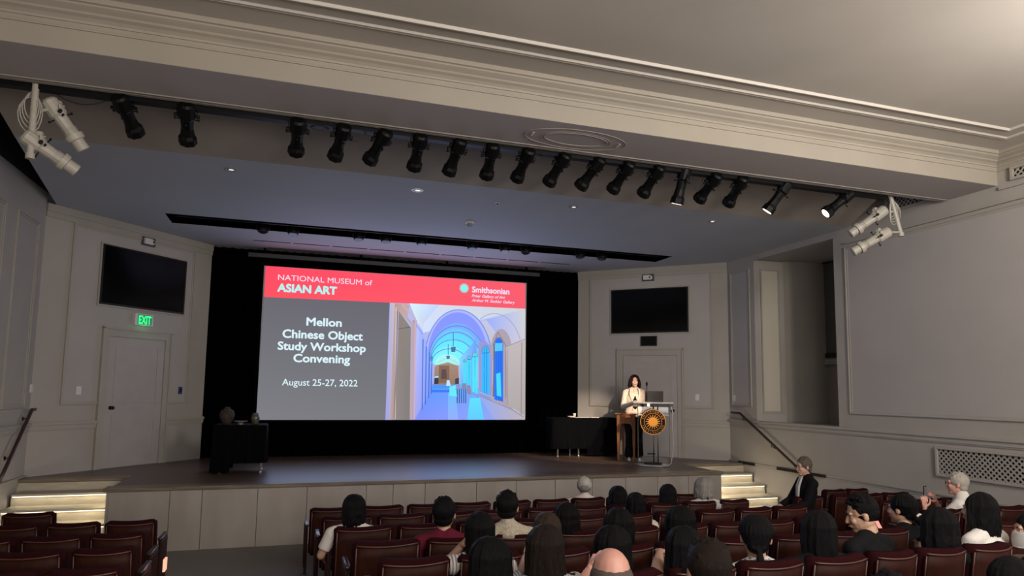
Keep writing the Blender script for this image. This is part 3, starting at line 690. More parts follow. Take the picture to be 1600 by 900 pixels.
# far wall with niche
A([(679, 574), (681, 571), (700, 566), (716, 572), (717, 601), (678, 601)], ['9c8478', 'a08878', 'a88c7c', 'a08474', '907468', '907868'])
A([(686, 571), (702, 571), (702, 598), (685, 598)], '806454'); A([(690, 577), (697, 577), (698, 592), (689, 592)], '5c4c4c')
A([(679, 590), (685, 588), (685, 600), (678, 600)], '343c50'); A([(679, 588.5), (685, 587.5), (685, 590), (679, 590.5)], 'b4e4f0'); A([(711, 592), (717, 590), (717, 600), (711, 600)], '3c4450')
A([(676, 602), (706, 602), (705, 607), (675, 607)], '4890f0'); A([(674, 609), (706, 609), (705, 613), (673, 613)], '3c78e8')
Ln([(684, 566), (700, 559), (716, 568)], 1.4, 'b8c8cc')
# right side windows
A([(718, 560), (744, 530), (747, 622), (720, 606)], ['7ad0f4', '6c9cf4', '7890e0', '60b0f4'])
def win(x, w, top, base, col, nb):
    A(arch(x, top+w*.9, w/2, top, 12)+[(x+w/2, base), (x-w/2, base-4)], col)
    for k in range(nb): xx = x-w/2+w*(k+1)/(nb+1); Ln([(xx, top+w*.2), (xx, base-2)], .7, '2c50b8')
    Ln([(x-w/2, top+w), (x+w/2, top+w-1)], .9, '2c50b8'); Ln(arch(x, top+w*.9, w/2, top, 12), 1.2, '8c7c90')
win(726, 4, 562, 606, '48d8f0', 0); win(733, 6, 556, 612, '44d4f4', 1); win(742, 8, 550, 616, '50dcf8', 1)
A([(747, 536), (756, 530), (770, 545), (768, 626), (748, 618)], ['9498c8', '8c94d4', '8c9cd8', '8c94c8', '8898d0'])
win(758.5, 12, 540, 618, '3cb4f8', 2)
A(arch(783, 552, 17, 514, 14)+[(766, 624), (801, 640)], 'a89ca8')
win(779, 14, 527, 628, '2c74f0', 3)
A([(775, 584), (782, 582), (783, 620), (776, 618)], '48d0f8'); A([(773, 536), (785, 536), (785, 548), (773, 549)], '58c0fc')
Ln([(772, 536), (771, 620)], 2.2, '6c6878'); Ln([(770, 540), (778, 519), (790, 540), (790, 622)], 1.3, '8c7c84')
A([(790, 541), (820.7, 530), (820.5, 650), (794, 632)], ['b8b0b4', 'bcb4b4', 'a8a09c', 'aca4a4'])
Ln([(790, 542), (820, 530)], 1.2, '888088'); Ln([(815, 535), (814, 648)], 1.2, '8c8484'); Ln([(793, 545), (793, 632)], 1, '989098')
Ln(arch(772, 556, 44, 490, 24)[8:22], 1, '9898c8'); Ln([(746, 617), (800, 640), (818, 652)], 1.2, '8c84a4'); Ln([(748, 612), (772, 622)], 1.5, 'a8a8e0')
# lanterns and visitors
Ln([(708, 520), (708, 541)], .9, '3c4c78'); A([(704.5, 542), (712, 542), (711, 550), (705, 550)], '4870a0'); Ln([(700, 538), (700, 555)], .8, '3c4c78'); A([(697, 556), (703, 556), (702, 561), (698, 561)], '4870a0')
A([(698, 594), (702, 594), (704, 603), (697, 603)], 'b8dcf4'); A([(702, 604), (712, 602), (714, 620), (702, 618)], '68e0f0')
for x in (714, 717.5, 721, 724.5, 727.5): Ln([(x, 606), (x, 630)], 1.2, '283c70')
Ln([(711, 608), (729, 606)], 1.4, '7094c8'); A([(713, 600), (718, 600), (718, 608), (713, 608)], '8890b8'); A([(722, 599), (728, 599), (728, 608), (721, 608)], '7c84b0'); A([(729, 602), (735, 602), (736, 617), (729, 615)], '8c84a8')
sobj('corridor_picture', pic.build('corridor_picture'), None)
def text(s, m, off=0, shear=0, ext=0, bold=0):
    if off and not bold: bold, off = off, 0
    c = bpy.data.curves.new('t', 'FONT'); c.body = s; c.size = 1; c.offset = off; c.shear = shear; c.extrude = ext; c.resolution_u = 3
    o = bpy.data.objects.new('t', c); COL.objects.link(o)
    me = bpy.data.meshes.new_from_object(o.evaluated_get(bpy.context.evaluated_depsgraph_get())); bpy.data.objects.remove(o)
    if bold:
        b_ = bmesh.new()
        for dx, dy in ((-1, 0), (1, 0), (0, 1), (0, -1), (.7, .7), (-.7, .7), (.7, -.7), (-.7, -.7), (0, 0)):
            m2 = me.copy(); m2.transform(Matrix.Translation((dx*bold, dy*bold, .00001*(dx*3+dy)))); b_.from_mesh(m2); bpy.data.meshes.remove(m2)
        b_.to_mesh(me); b_.free()
    me.materials.clear(); me.materials.append(m); return me
def screen_text(s, x0, y0, x1, y1, m, off=0, shear=0, name='slide_lettering'):
    """fit the word between photo points (left,baseline) and (right,baseline); y0 = cap top at the left"""
    me = text(s, m, off, shear)
    co = np.empty(len(me.vertices)*3); me.vertices.foreach_get('co', co); co = co.reshape(-1, 3)
    a = sp(x0, y1[0]); b = sp(x1, y1[1]); t = sp(x0, y0)
    mn = co[:, 0].min(); mx = co[:, 0].max(); caph = .70
    sx = (b.x-a.x)/(mx-mn); sz = (t.z-a.z)/caph
    co[:, 0] = (co[:, 0]-mn)*sx+a.x; z = co[:, 1]*sz+a.z; co[:, 1] = YS-.2*.0+0; co[:, 2] = z
    co[:, 1] = YS-.004
    me.vertices.foreach_set('co', co.reshape(-1)); me.update()
    o = sobj(name, me, None); return o
WTX = emat('text_white', 'f4dcf4'); CTX = emat('text_cyan', 'b8f4f4'); CT2 = emat('text_pale', 'dcf4fa')
for s, x0, yt, x1, yb, m, off, sh in (
    ('NATIONAL MUSEUM of', 434.3, 428.6, 581.5, (437.2, 445.7), WTX, .004, 0), ('ASIAN ART', 433, 443, 526.5, (455, 459), CTX, .045, 0),
    ('Smithsonian', 737.2, 447.6, 796, (456.4, 459.5), WTX, .035, 0), ('Freer Gallery of Art', 737, 459.6, 789, (464, 466.5), WTX, .02, .3), ('Arthur M. Sackler Gallery', 737, 466.6, 804.5, (471, 474), WTX, .02, .3),
    ('Mellon', 478.5, 496, 534, (508.2, 509.5), CT2, .03, 0), ('Chinese Object', 441, 514.5, 567, (527.3, 529), CT2, .03, 0),
    ('Study Workshop', 433.5, 533.5, 571.5, (546, 547.5), CT2, .03, 0), ('Convening', 458, 552.8, 547, (565.3, 566.5), CT2, .03, 0),
    ('August 25-27, 2022', 440.5, 591.5, 558.5, (602, 602.5), CT2, .008, 0)):
    screen_text(s, x0, yt, x1, yb, m, off, sh)
def sunburst(bm, c, r0, r1, n, y, fx=Vector((1, 0, 0)), fz=Vector((0, 0, 1)), wav=.3, hh=.62):
    for k in range(n):
        a = 2*math.pi*(k+.25)/n; h = math.pi/n*hh
        P = lambda r, t: c+fx*(r*math.cos(t))+fz*(r*math.sin(t))+y
        v = [bm.verts.new(P(r0*.97, a-h)), bm.verts.new(P((r0+r1)/2, a-h*.75+h*wav)), bm.verts.new(P(r1, a+h*wav)), bm.verts.new(P((r0+r1)/2, a+h*.55+h*wav)), bm.verts.new(P(r0*.97, a+h))]
        bm.faces.new(v)
    bm.faces.new([bm.verts.new(c+fx*(r0*math.cos(2*math.pi*k/32))+fz*(r0*math.sin(2*math.pi*k/32))+y) for k in range(32)])
cs = sp(725.2, 450.3); rr = (sp(733.2, 450.8)-cs).length
bm = B(); sunburst(bm, Vector((cs.x, YS-.004, cs.z)), rr*.7, rr, 24, Vector((0, 0, 0))); sobj('banner_sun', bm, emat('sun_cyan', '8cf4ee'))
# ------------------------------------------------------------------ exit sign and black box
def wall_box(name, label, cat, M, x0, y0, x1, y1, m, depth, col=None):
    a = on_wall(x0, y0, M); b = on_wall(x1, y1, M); loc = M @ Vector(((a[0]+b[0])/2, -.004, (a[1]+b[1])/2))
    t = thing(name, label, cat, loc); inv = Matrix.Translation(-loc)
    o = obj('housing', box(B(), a[0], b[0], -depth, -.006, b[1], a[1], M=M), m, t); o.matrix_parent_inverse = inv
    return t, a, b, inv
t, a, b, inv = wall_box('exit_sign', 'lit green EXIT sign above the left door', 'sign', ML, 208, 489.5, 235, 510.5, WHITEP, .06)
bm = B(); box(bm, a[0]+.05, b[0]-.03, -.065, -.061, b[1]+.015, a[1]-.015, M=ML); o = obj('sign_face', bm, mat('exit_face', (.02, .10, .05), .4, emit=(.02, .22, .10), estr=.6), t); o.matrix_parent_inverse = inv
me = text('EXIT', mat('exit_green', (0, .3, .1), .5, emit=(.05, 1, .28), estr=1.1), .03)
co = np.empty(len(me.vertices)*3); me.vertices.foreach_get('co', co); co = co.reshape(-1, 3)
co[:, 0] = (co[:, 0]-co[:, 0].min())/(co[:, 0].max()-co[:, 0].min())*(b[0]-a[0]-.11)+a[0]+.065; co[:, 2] = co[:, 1]/.7*(a[1]-b[1]-.06)+b[1]+.03; co[:, 1] = -.067
R3 = np.array(ML.to_3x3()); co = co @ R3.T+np.array(ML.translation); me.vertices.foreach_set('co', co.reshape(-1)); me.update()
o = obj('sign_letters', me, None, t); o.matrix_parent_inverse = inv
l = bpy.data.lights.new('exit_glow', 'POINT'); l.energy = .25; l.color = (.1, 1, .35); l.shadow_soft_size = .05
o = bpy.data.objects.new('exit_glow', l); COL.objects.link(o); o.location = ML @ Vector(((a[0]+b[0])/2, -.14, b[1]))
t, a, b, inv = wall_box('sign_box', 'dark unlit sign box above the right door', 'sign', MR, 1002, 525.5, 1027, 540.5, SCRF, .05)
o = obj('sign_face', box(B(), a[0]+.02, b[0]-.02, -.054, -.05, b[1]+.02, a[1]-.02, M=MR), SCRN, t); o.matrix_parent_inverse = inv
# ------------------------------------------------------------------ cloth covered tables
def cloth_table(label, x0, x1, y0, y1, hems, cat='table', legs=(), top=SZ+.75):
    loc = ((x0+x1)/2, (y0+y1)/2, SZ); t = thing('folding_table', label[0], cat, loc); inv = Matrix.Translation(-Vector(loc))
    o = obj('table_top', box(B(), x0+.01, x1-.01, y0+.01, y1-.01, top-.035, top-.006), mat('table_grey', (.1, .1, .1), .5), t); o.matrix_parent_inverse = inv
    for (lx, ly) in legs or ((x0+.12, y0+.1), (x1-.12, y0+.1), (x0+.12, y1-.1), (x1-.12, y1-.1)):
        bm = B(); cyl(bm, (lx, ly, SZ), (lx, ly, top-.03), .016, n=10); lathe(bm, [(.022, 0), (.022, .02), (.016, .03)], (lx, ly, SZ), 10)
        o = obj('leg', bm, mat('table_leg_steel', (.45, .44, .42), .35, metal=.6), t, smooth=True); o.matrix_parent_inverse = inv
    bm = B(); n = 120; P = []
    per = [(x0, y0), (x1, y0), (x1, y1), (x0, y1)]; seg = []
    for i in range(4):
        a, b = per[i], per[(i+1) % 4]; m_ = 34 if i % 2 == 0 else 20
        for k in range(m_): seg.append((a[0]+(b[0]-a[0])*k/m_, a[1]+(b[1]-a[1])*k/m_, i, k/m_))
    nn = [(0, -1), (1, 0), (0, 1), (-1, 0)]; rows = []
    for q, fz in enumerate((0, .02, .3, .65, 1)):
        r = []
        for j, (x, y, i, f) in enumerate(seg):
            w = (.022*math.sin(j*.9)+.012*math.sin(j*2.3+1))*fz+.012*min(1, q)
            r.append(bm.verts.new((x+nn[i][0]*w, y+nn[i][1]*w, top-(top-hems(x, y))*fz)))
        rows.append(r)
    for a, b in zip(rows, rows[1:]):
        for j in range(len(seg)): k = (j+1) % len(seg); bm.faces.new((a[j], b[j], b[k], a[k]))
    bm.faces.new(rows[0])
    bmesh.ops.recalc_face_normals(bm, faces=bm.faces[:])
    c = obj('tablecloth', bm, CLOTHB); tag(c, label[1], 'tablecloth')
    return t, top
A = onz(334, 665, SZ+.75); Bq = onz(416.6, 664, SZ+.75)
ty = (A.y+Bq.y)/2
tl, top = cloth_table(('folding table under the black cloth at the left of the stage', 'black cloth over the table left of the screen, holding the vases'), A.x, Bq.x, ty, ty+.62,
                      lambda x, y: SZ+.02 if x < A.x+.25 else SZ+.16, legs=((A.x+.1, ty+.1), (Bq.x-.06, ty+.06), (A.x+.1, ty+.5), (Bq.x-.06, ty+.5)))
CLAY = mat('brown_clay', (.045, .032, .025), .7, spec=.15, noise=.4, nscale=14)
def on_top(px, py, yy): p = ony(px, py, yy); return (p.x, yy, top+.001)
vx = onz(358, 661, top)
t = thing('vase', 'brown clay vase, largest piece on the left black table', 'vase', (vx.x, ty+.25, top+.001))
bm = B(); lathe(bm, [(.045, 0), (.07, .03), (.10, .09), (.115, .15), (.095, .215), (.05, .25), (.035, .262), (.042, .275), (.036, .277), (.028, .265)], n=28); obj('body', bm, CLAY, t, smooth=True)
bm = B(); lathe(bm, [(.04, -.001), (.047, .0), (.047, .008), (.04, .01)]); obj('foot_ring', bm, CLAY, t)
vx = onz(379, 661, top)
t = thing('dish', 'shallow pale dish between the two vases on the left table', 'dish', (vx.x, ty+.25, top+.001))
bm = B(); lathe(bm, [(.035, 0), (.035, .02), (.06, .035), (.11, .05), (.113, .056), (.105, .056), (.05, .04)], n=26); obj('bowl', bm, mat('pale_glaze', (.2, .19, .15), .4), t, smooth=True)
obj('foot_ring', lathe(B(), [(.032, -.001), (.04, 0), (.038, .012), (.034, .012)]), mat('pale_glaze', (.2, .19, .15), .4), t)
vx = onz(401, 661, top)
t = thing('vase', 'small dark jar at the right end of the left black table', 'vase', (vx.x, ty+.25, top+.001))
bm = B(); lathe(bm, [(.035, 0), (.05, .02), (.063, .07), (.066, .11), (.055, .15), (.04, .165), (.046, .178), (.04, .18), (.03, .17)], n=26); obj('body', bm, mat('dark_glaze', (.07, .065, .05), .35, noise=.5, nscale=20), t, smooth=True)
obj('lip', lathe(B(), [(.036, .172), (.048, .174), (.048, .182), (.036, .182)]), mat('dark_glaze', (.07, .065, .05), .35), t)
A = ony(864, 653, 13.05); ty = A.y
tr, top = cloth_table(('folding table under the black cloth behind the wooden desk', 'black cloth over the long table behind the wooden desk'), A.x, 6.62, ty, ty+.40,
                      lambda x, y: SZ+.17 if x < A.x+.75 else SZ+.03, legs=((A.x+.13, ty+.05), (A.x+.52, ty+.33), (A.x+.62, ty+.1), (6.5, ty+.33)), top=A.z)
WHC = mat('white_china', (.7, .68, .64), .25)
t = thing('plate', 'small white dish lying on the right black table', 'dish', (onz(889, 652, top).x, ty+.2, top+.001)); obj('plate_body', lathe(B(), [(.05, 0), (.055, .01), (.085, .022), (.083, .027), (.045, .014)], n=24), WHC, t, smooth=True); obj('rim', lathe(B(), [(.08, .022), (.088, .025), (.086, .029), (.08, .027)]), WHC, t)
t = thing('paper_cup', 'white cup standing on the right black table', 'cup', (onz(903, 653, top).x, ty+.2, top+.001)); obj('cup_body', lathe(B(), [(.022, 0), (.034, .085), (.037, .088), (.036, .09), (.031, .085)], n=20), WHC, t, smooth=True); obj('cup_base', lathe(B(), [(.02, -.0005), (.026, 0), (.026, .006), (.02, .006)]), WHC, t)
for i, (dx, rz) in enumerate(((.62, .2), (.80, -.3), (.98, .1))):
    t = tag(obj('paper_sheet', box(B(), -.1, .1, -.14, .14, 0, .004+.003*i), mat('paper', (.6, .57, .52), .8), loc=(A.x+dx, ty+.22, top+.001)), ['left', 'middle', 'right'][i]+' sheet of paper on the right black table', 'paper'); t.rotation_euler = (0, 0, rz)
# ------------------------------------------------------------------ wooden desk
DESKW = mat('desk_wood', (.30, .12, .05), .35, noise=.35, nscale=6, stretch=(1, 1, 8), col2=(.20, .075, .03))
DESKW2 = mat('desk_wood_plain', (.26, .10, .045), .35, noise=.3, nscale=6, stretch=(8, 8, 1))
f0 = onz(964, 719, SZ); f1 = onz(990, 720.5, SZ); bk0 = onz(948, 715, SZ)
fw = (f1-f0); DW = fw.length+.03; rz = math.atan2(fw.y, fw.x); side = bk0-f0; DD = .42
t = thing('wooden_desk', 'small reddish wooden desk with one drawer left of the lectern', 'desk', f0, rz)
H = .93
bm = B(); box(bm, -.03, DW+.03, -.03, DD+.03, H-.022, H, bev=.004); obj('desk_top', bm, DESKW, t)
for (x, y) in ((0, 0), (DW-.05, 0), (0, DD-.05), (DW-.05, DD-.05)):
    bm = B(); cx = x+.025; cy = y+.025
    v = []
    for z, h in ((0, .015), (.05, .017), (.7, .027), (H-.022, .027)):
        v.append([bm.verts.new((cx+a*h, cy+b_*h, z)) for a, b_ in ((-1, -1), (1, -1), (1, 1), (-1, 1))])
    for p, q in zip(v, v[1:]):
        for k in range(4): bm.faces.new((p[k], p[(k+1) % 4], q[(k+1) % 4], q[k]))
    bm.faces.new(v[0][::-1]); bm.faces.new(v[-1]); obj('leg', bm, DESKW2, t)
def apron(x0, x1, y0, y1):
    bm = B(); n = 10; along_x = abs(x1-x0) > abs(y1-y0); L_ = (x1-x0) if along_x else (y1-y0); pts = [(0, H-.022), (L_, H-.022), (L_, H-.33)]
    for k in range(n+1):
        u = k/n; pts.append((L_-L_*u, H-.20-.13*abs(2*u-1)**6))
    if along_x: prism(bm, [(x0+u, z) for u, z in pts], y0, y1, 'y')
    else: prism(bm, [(y0+u, z) for u, z in pts], x0, x1, 'x')
    return bm
obj('front_apron', apron(.05, DW-.05, .005, .022), DESKW, t)
obj('rear_apron', apron(.05, DW-.05, DD-.03, DD-.01), DESKW, t)
obj('side_apron', apron(DW-.02, DW-.004, .05, DD-.05), DESKW, t)
obj('side_apron', box(B(), .001, .014, .045, DD-.045, H-.27, H-.024), mat('blue_lit_panel', (.07, .14, .34), .4), t)['label'] = 'side panel painted as lit blue'  # blue light on the desk's left side put into the colour
bm = B(); box(bm, .075, DW-.075, -.004, .005, H-.15, H-.05, bev=.002); dr = obj('drawer', bm, DESKW, t)
bm = B(); frame(bm, .065, DW-.065, H-.16, H-.04, .008, -.006, .005, Matrix.Identity(4)); obj('drawer_bead', bm, DESKW2, dr)
obj('drawer_pull', ell(B(), (DW/2, -.012, H-.10), (.011, .011, .011)), KNOB, dr, smooth=True)
# ------------------------------------------------------------------ acrylic lectern
ACR = mat('clear_acrylic', (.93, .95, .96), .04, trans=1, ior=1.45)
ACE = mat('acrylic_edge', (.38, .40, .41), .15, trans=.6, ior=1.45)
CHR = mat('steel', (.55, .55, .55), .25, metal=1)
lc = onz(1020, 727, SZ); lcp = Vector((lc.x, lc.y, SZ))
view = Vector((lc.x, lc.y)).normalized(); lrz = math.atan2(view.y, view.x)-math.pi/2+.02
t = thing('lectern', 'clear acrylic lectern with a round sunburst seal, right side of the stage', 'lectern', lcp, lrz)
bm = B(); lathe(bm, [(.30, .0), (.31, .006), (.31, .026), (.30, .03)], n=40); bmesh.ops.scale(bm, vec=(1, .75, 1), verts=bm.verts[:]); obj('base_disc', bm, ACE, t)
bm = B(); lathe(bm, [(.17, .03), (.17, .042), (.15, .046)], n=28); obj('base_weight', bm, BLACKM, t)
# tray: sloping slab, wider at the front
Lh = 1.13
bm = B(); Mx = Matrix.Translation((0, .02, Lh)) @ Matrix.Rotation(math.radians(-9), 4, 'X')
box(bm, -.36, .38, -.20, .25, -.011, .011, bev=.004, M=Mx); obj('reading_desk', bm, ACE, t)
bm = B(); box(bm, -.36, .38, -.205, -.19, -.014, .016, M=Mx); obj('desk_lip', bm, ACE, t)
bm = B(); box(bm, -.27, .31, -.10, .16, .92, .935, bev=.003); obj('shelf', bm, ACE, t)
for x, r in ((-.27, .0), (.31, .0)):
    bm = B(); loft(bm, [(x, .02, .03), (x, .02, .55), (x, .02, 1.1)], [(.05, .008), (.07, .008), (.12, .008)], 10); obj('side_panel', bm, ACR, t)
for x in (.02, .10):
    bm = B(); cyl(bm, (x, .05, .03), (x-.0, .05, 1.1), .011, n=10); obj('rod', bm, CHR, t, smooth=True)
bm = B(); box(bm, -.10, .05, .0, .12, .20, .215); obj('rod_clip', bm, BLACKM, t)
bm = B(); prism(bm, [(-.27, .05), (.31, .05), (.31, 1.08), (-.27, 1.08)], .155, .163, 'y'); obj('rear_panel', bm, ACR, t)
bm = B(); box(bm, -.10, -.05, -.21, -.19, 1.09, 1.15); obj('paper_tab', bm, mat('paper', (.6, .57, .52), .8), t)
# seal on the front
seal = thing('round_seal', 'round black seal with golden sun and ring lettering on the acrylic lectern', 'emblem', lcp)
seal.rotation_euler = (0, 0, lrz)
sx, sz, sr = (0.005, .812, .232)
GOLD = mat('seal_gold', (.50, .215, .03), .55, spec=.2); SBLK = mat('seal_black', (.006, .0045, .004), .6, spec=.1)
y0 = -.235
bm = B(); cyl(bm, (sx, y0, sz), (sx, y0+.02, sz), sr, n=48); obj('disc', bm, SBLK, seal)
def ring(r, w, y, m, nm):
    bm = B(); n = 48; a = [bm.verts.new((sx+(r-w)*math.cos(2*math.pi*k/n), y, sz+(r-w)*math.sin(2*math.pi*k/n))) for k in range(n)]; b_ = [bm.verts.new((sx+r*math.cos(2*math.pi*k/n), y, sz+r*math.sin(2*math.pi*k/n))) for k in range(n)]
    for k in range(n): bm.faces.new((a[k], b_[k], b_[(k+1) % n], a[(k+1) % n]))
    obj(nm, bm, m, seal)
ring(sr, .012, y0-.002, GOLD, 'outer_ring'); ring(sr*.70, .006, y0-.002, GOLD, 'inner_ring')
bm = B(); sunburst(bm, Vector((sx, y0-.003, sz)), sr*.36, sr*.62, 17, Vector((0, 0, 0)), wav=.6, hh=.44); obj('sun', bm, GOLD, seal)
def arctext(s, r, ang0, ang1, size, inward):
    for i, ch in enumerate(s):
        a = ang0+(ang1-ang0)*i/(len(s)-1); me = text(ch, GOLD, .0)
        co = np.empty(len(me.vertices)*3); me.vertices.foreach_get('co', co); co = co.reshape(-1, 3)
        cx = (co[:, 0].min()+co[:, 0].max())/2; lx = (co[:, 0]-cx)*size; lz = (co[:, 1]-.35)*size
        th = a-math.pi/2 if not inward else a+math.pi/2
        X = math.cos(th)*lx-math.sin(th)*lz; Z = math.sin(th)*lx+math.cos(th)*lz
        co[:, 0] = sx+r*math.cos(a)+X; co[:, 2] = sz+r*math.sin(a)+Z; co[:, 1] = y0-.004
        me.vertices.foreach_set('co', co.reshape(-1)); me.update(); obj('seal_letter', me, None, seal)
arctext('SMITHSONIAN', sr*.835, math.radians(160), math.radians(20), .043, False)
arctext('INSTITUTION', sr*.835, math.radians(202), math.radians(338), .043, True)
for s in (-1, 1):
    bm = B(); cyl(bm, (sx+s*.12, y0+.02, sz+.18), (sx+s*.12, .0, sz+.18), .006, n=8); obj('standoff', bm, CHR, seal)
# laptop, microphone, papers, cable on the lectern
LM = Matrix.Translation(lcp) @ Matrix.Rotation(lrz, 4, 'Z')
def on_lect(x, y, z=0):
    return LM @ (Mx @ Vector((x, y, .012+z)))
lap = thing('laptop', 'open grey laptop seen from behind on the acrylic lectern', 'laptop', on_lect(.03, .06), lrz)
GREYM = mat('laptop_grey', (.045, .042, .042), .4, metal=.5)
bm = B(); box(bm, -.17, .17, -.12, .12, .0, .014, bev=.004); bmesh.ops.rotate(bm, cent=(0, 0, 0), matrix=Matrix.Rotation(math.radians(-9), 3, 'X'), verts=bm.verts[:]); obj('keyboard_half', bm, GREYM, lap)
bm = B(); Q = Matrix.Translation((0, -.11, .028)) @ Matrix.Rotation(math.radians(14), 4, 'X'); box(bm, -.17, .17, -.004, .004, 0, .23, bev=.003, M=Q); ld = obj('lid', bm, GREYM, lap)
bm = B(); cyl(bm, Q @ Vector((0, -.0045, .12)), Q @ Vector((0, -.006, .12)), .014); obj('lid_emblem', bm, mat('emblem_dark', (.12, .12, .12), .2, metal=.8), ld)
mic = thing('microphone', 'black gooseneck microphone in front of the speaker', 'microphone', on_lect(-.10, -.12), lrz)
bm = B(); cyl(bm, (0, 0, 0), (0, 0, .02), .03); obj('mic_base', bm, BLACKM, mic)
bm = B(); loft(bm, [(0, 0, .02), (0, .0, .15), (-.0, .03, .26), (.0, .09, .33)], [.007]*4, 8); obj('gooseneck', bm, BLACKM, mic, smooth=True)
bm = B(); loft(bm, [(0, .08, .325), (0, .11, .35), (0, .145, .375)], [.016, .022, .018], 12, hemi=True); obj('mic_head', bm, BLACKM, mic, smooth=True)
pp = tag(obj('notes', box(B(), -.11, .11, -.14, .14, 0, .006), mat('paper', (.6, .57, .52), .8), loc=on_lect(-.24, .02, .004)), 'white notes lying at the left side of the acrylic lectern', 'paper'); pp.rotation_euler = (math.radians(-9), 0, lrz)
bm = B(); P = [LM @ Vector(q) for q in ((.34, .0, 1.10), (.37, -.02, 1.0), (.36, -.02, .7), (.38, -.02, .45), (.36, -.03, .2), (.33, -.05, .05), (.27, -.22, .02), (.1, -.29, .012), (-.2, -.2, .012), (-.34, .05, .012))]
loft(bm, [p-P[0] for p in P], [.008]*len(P), 8); tag(obj('cable', bm, mat('pale_cable', (.45, .42, .38), .5), loc=P[0], smooth=True), 'pale cable hanging down the right side of the lectern', 'cable')
# ------------------------------------------------------------------ seats
def seat_parts():
    D = {}
    W2 = .245; n = 14
    def curve(x, z): return -.045*(1-(x/W2)**2)*1.0 - (z-.30)*.16   # plan curve and recline; y<0 is toward the rear
    def shell(z0, z1, y0, y1, w, topdip=0, rnd=.03):
        bm = B(); cols = []
        zs = [z0+(z1-z0)*k/6 for k in range(7)]
        for i in range(n+1):
            x = -w+2*w*i/n; c = []
            edge = min(i, n-i)
            for k, z in enumerate(zs):
                zz = z-(rnd*(1-math.cos(math.pi/2*max(0, 1-edge/1.5))) if k == 6 else 0)
                if k == 6: zz += topdip*(x/w)**2
                yb = curve(x, z)
                c.append((bm.verts.new((x, yb+y0, zz)), bm.verts.new((x, yb+y1, zz))))
            cols.append(c)
        for a, b_ in zip(cols, cols[1:]):
            for k in range(6):
                bm.faces.new((a[k][0], b_[k][0], b_[k+1][0], a[k+1][0])); bm.faces.new((a[k][1], a[k+1][1], b_[k+1][1], b_[k][1]))
            bm.faces.new((a[6][0], b_[6][0], b_[6][1], a[6][1])); bm.faces.new((a[0][0], a[0][1], b_[0][1], b_[0][0]))
        for c in (cols[0], cols[-1]):
            for k in range(6): bm.faces.new((c[k][0], c[k+1][0], c[k+1][1], c[k][1]))
        bmesh.ops.recalc_face_normals(bm, faces=bm.faces[:])
        return bm
    bm = shell(.26, .78, .0, .075, .245, .012); D['backrest'] = new_mesh('backrest', bm, CUSH, True)
    bm = shell(.24, .747, -.022, .0, .225, .010); D['back_panel'] = new_mesh('back_panel', bm, SEATW, True)
    bm = B()
    # raised bead round the rear panel
    def bead(pts): loft(bm, pts, [.006]*len(pts), 6)
    bead([(x, curve(x, .747)-.026, .750+.010*(x/.225)**2) for x in [-.222+.444*k/12 for k in range(13)]])
    for s in (-1, 1): bead([(s*.222, curve(.222, z)-.024, z) for z in (.27, .45, .6, .745)])
    D['bead'] = new_mesh('bead', bm, mat('bead_wood', (.075, .03, .022), .4), True)
    bm = B(); box(bm, -.225, .225, .08, .50, .34, .42, bev=.025); D['seat_cushion'] = new_mesh('seat_cushion', bm, CUSH, True)
    bm = B(); box(bm, -.22, .22, .09, .49, .315, .34, bev=.005); D['seat_pan'] = new_mesh('seat_pan', bm, SEATW)
    bm = B(); box(bm, -.0215, .0215, .02, .36, .555, .585, bev=.008); D['armrest'] = new_mesh('armrest', bm, ARMW, True)
    bm = B(); box(bm, -.016, .016, .05, .30, .30, .556); box(bm, -.016, .016, .10, .20, .0, .31); box(bm, -.021, .021, .04, .30, .0, .012); D['standard'] = new_mesh('standard', bm, IRON)
    return D
SEATD = seat_parts()
ENDM = B(); box(ENDM, -.014, .014, .0, .34, .10, .556, bev=.01); ENDM = new_mesh('end_panel', ENDM, SEATW)
AISLEM = mat('aisle_lamp', (.9, .5, .4), .4, emit=(1, .42, .26), estr=.8)
def seat(x0, x1, Yt, label, group, first, last, zadd=0, lamp=None):
    """Yt = depth of the top edge of the back"""
    w = (x1-x0); Y = Yt+.10; x0 -= .042; x1 -= .042; fz = floor_z(Y+.1)
    t = thing('theatre_seat', label, 'seat', ((x0+x1)/2, Y, fz+zadd), group=group)
    s = (w-.05)/.49
    for nm in ('backrest', 'back_panel', 'seat_cushion', 'seat_pan'):
        o = bpy.data.objects.new(nm, SEATD[nm]); COL.objects.link(o); o.parent = t; o.scale = (s, 1, 1); o.location = (.0225, 0, 0)
        if nm == 'back_panel':
            b_ = bpy.data.objects.new('bead', SEATD['bead']); COL.objects.link(b_); b_.parent = o
    xs_ = [-w/2+.0225]+([w/2+.0235] if last else [])
    for xx in xs_:
        end = (first and xx < 0) or (last and xx > 0)
        o = bpy.data.objects.new('standard', SEATD['standard']); COL.objects.link(o); o.parent = t; o.location = (xx, 0, 0)
        o = bpy.data.objects.new('armrest', SEATD['armrest']); COL.objects.link(o); o.parent = t; o.location = (xx, 0, 0)
        if end:
            o = bpy.data.objects.new('end_panel', ENDM); COL.objects.link(o); o.parent = t; o.location = (xx+(-.012 if xx < 0 else .012), 0, 0)
    return t
def cum(x0, p0, dp, n):
    v = [x0]
    for i in range(n): v.append(v[-1]+p0-dp*i)
    return v
ROWS = {1: (8.30, cum(.24, .575, .009, 10)), 2: (7.28, cum(.33, .57, .01, 10)), 3: (6.36, cum(.40, .575, .011, 10)), 4: (5.36, cum(.48, .57, .015, 9)),
        5: (4.48, [.57, 1.09, 1.60, 2.11, 2.62, 3.12, 3.63, 4.14, 4.60, 5.04]), 6: (3.57, [.66, 1.16, 1.66, 2.16, 2.66, 3.16, 3.67, 4.09, 4.53, 4.97])}
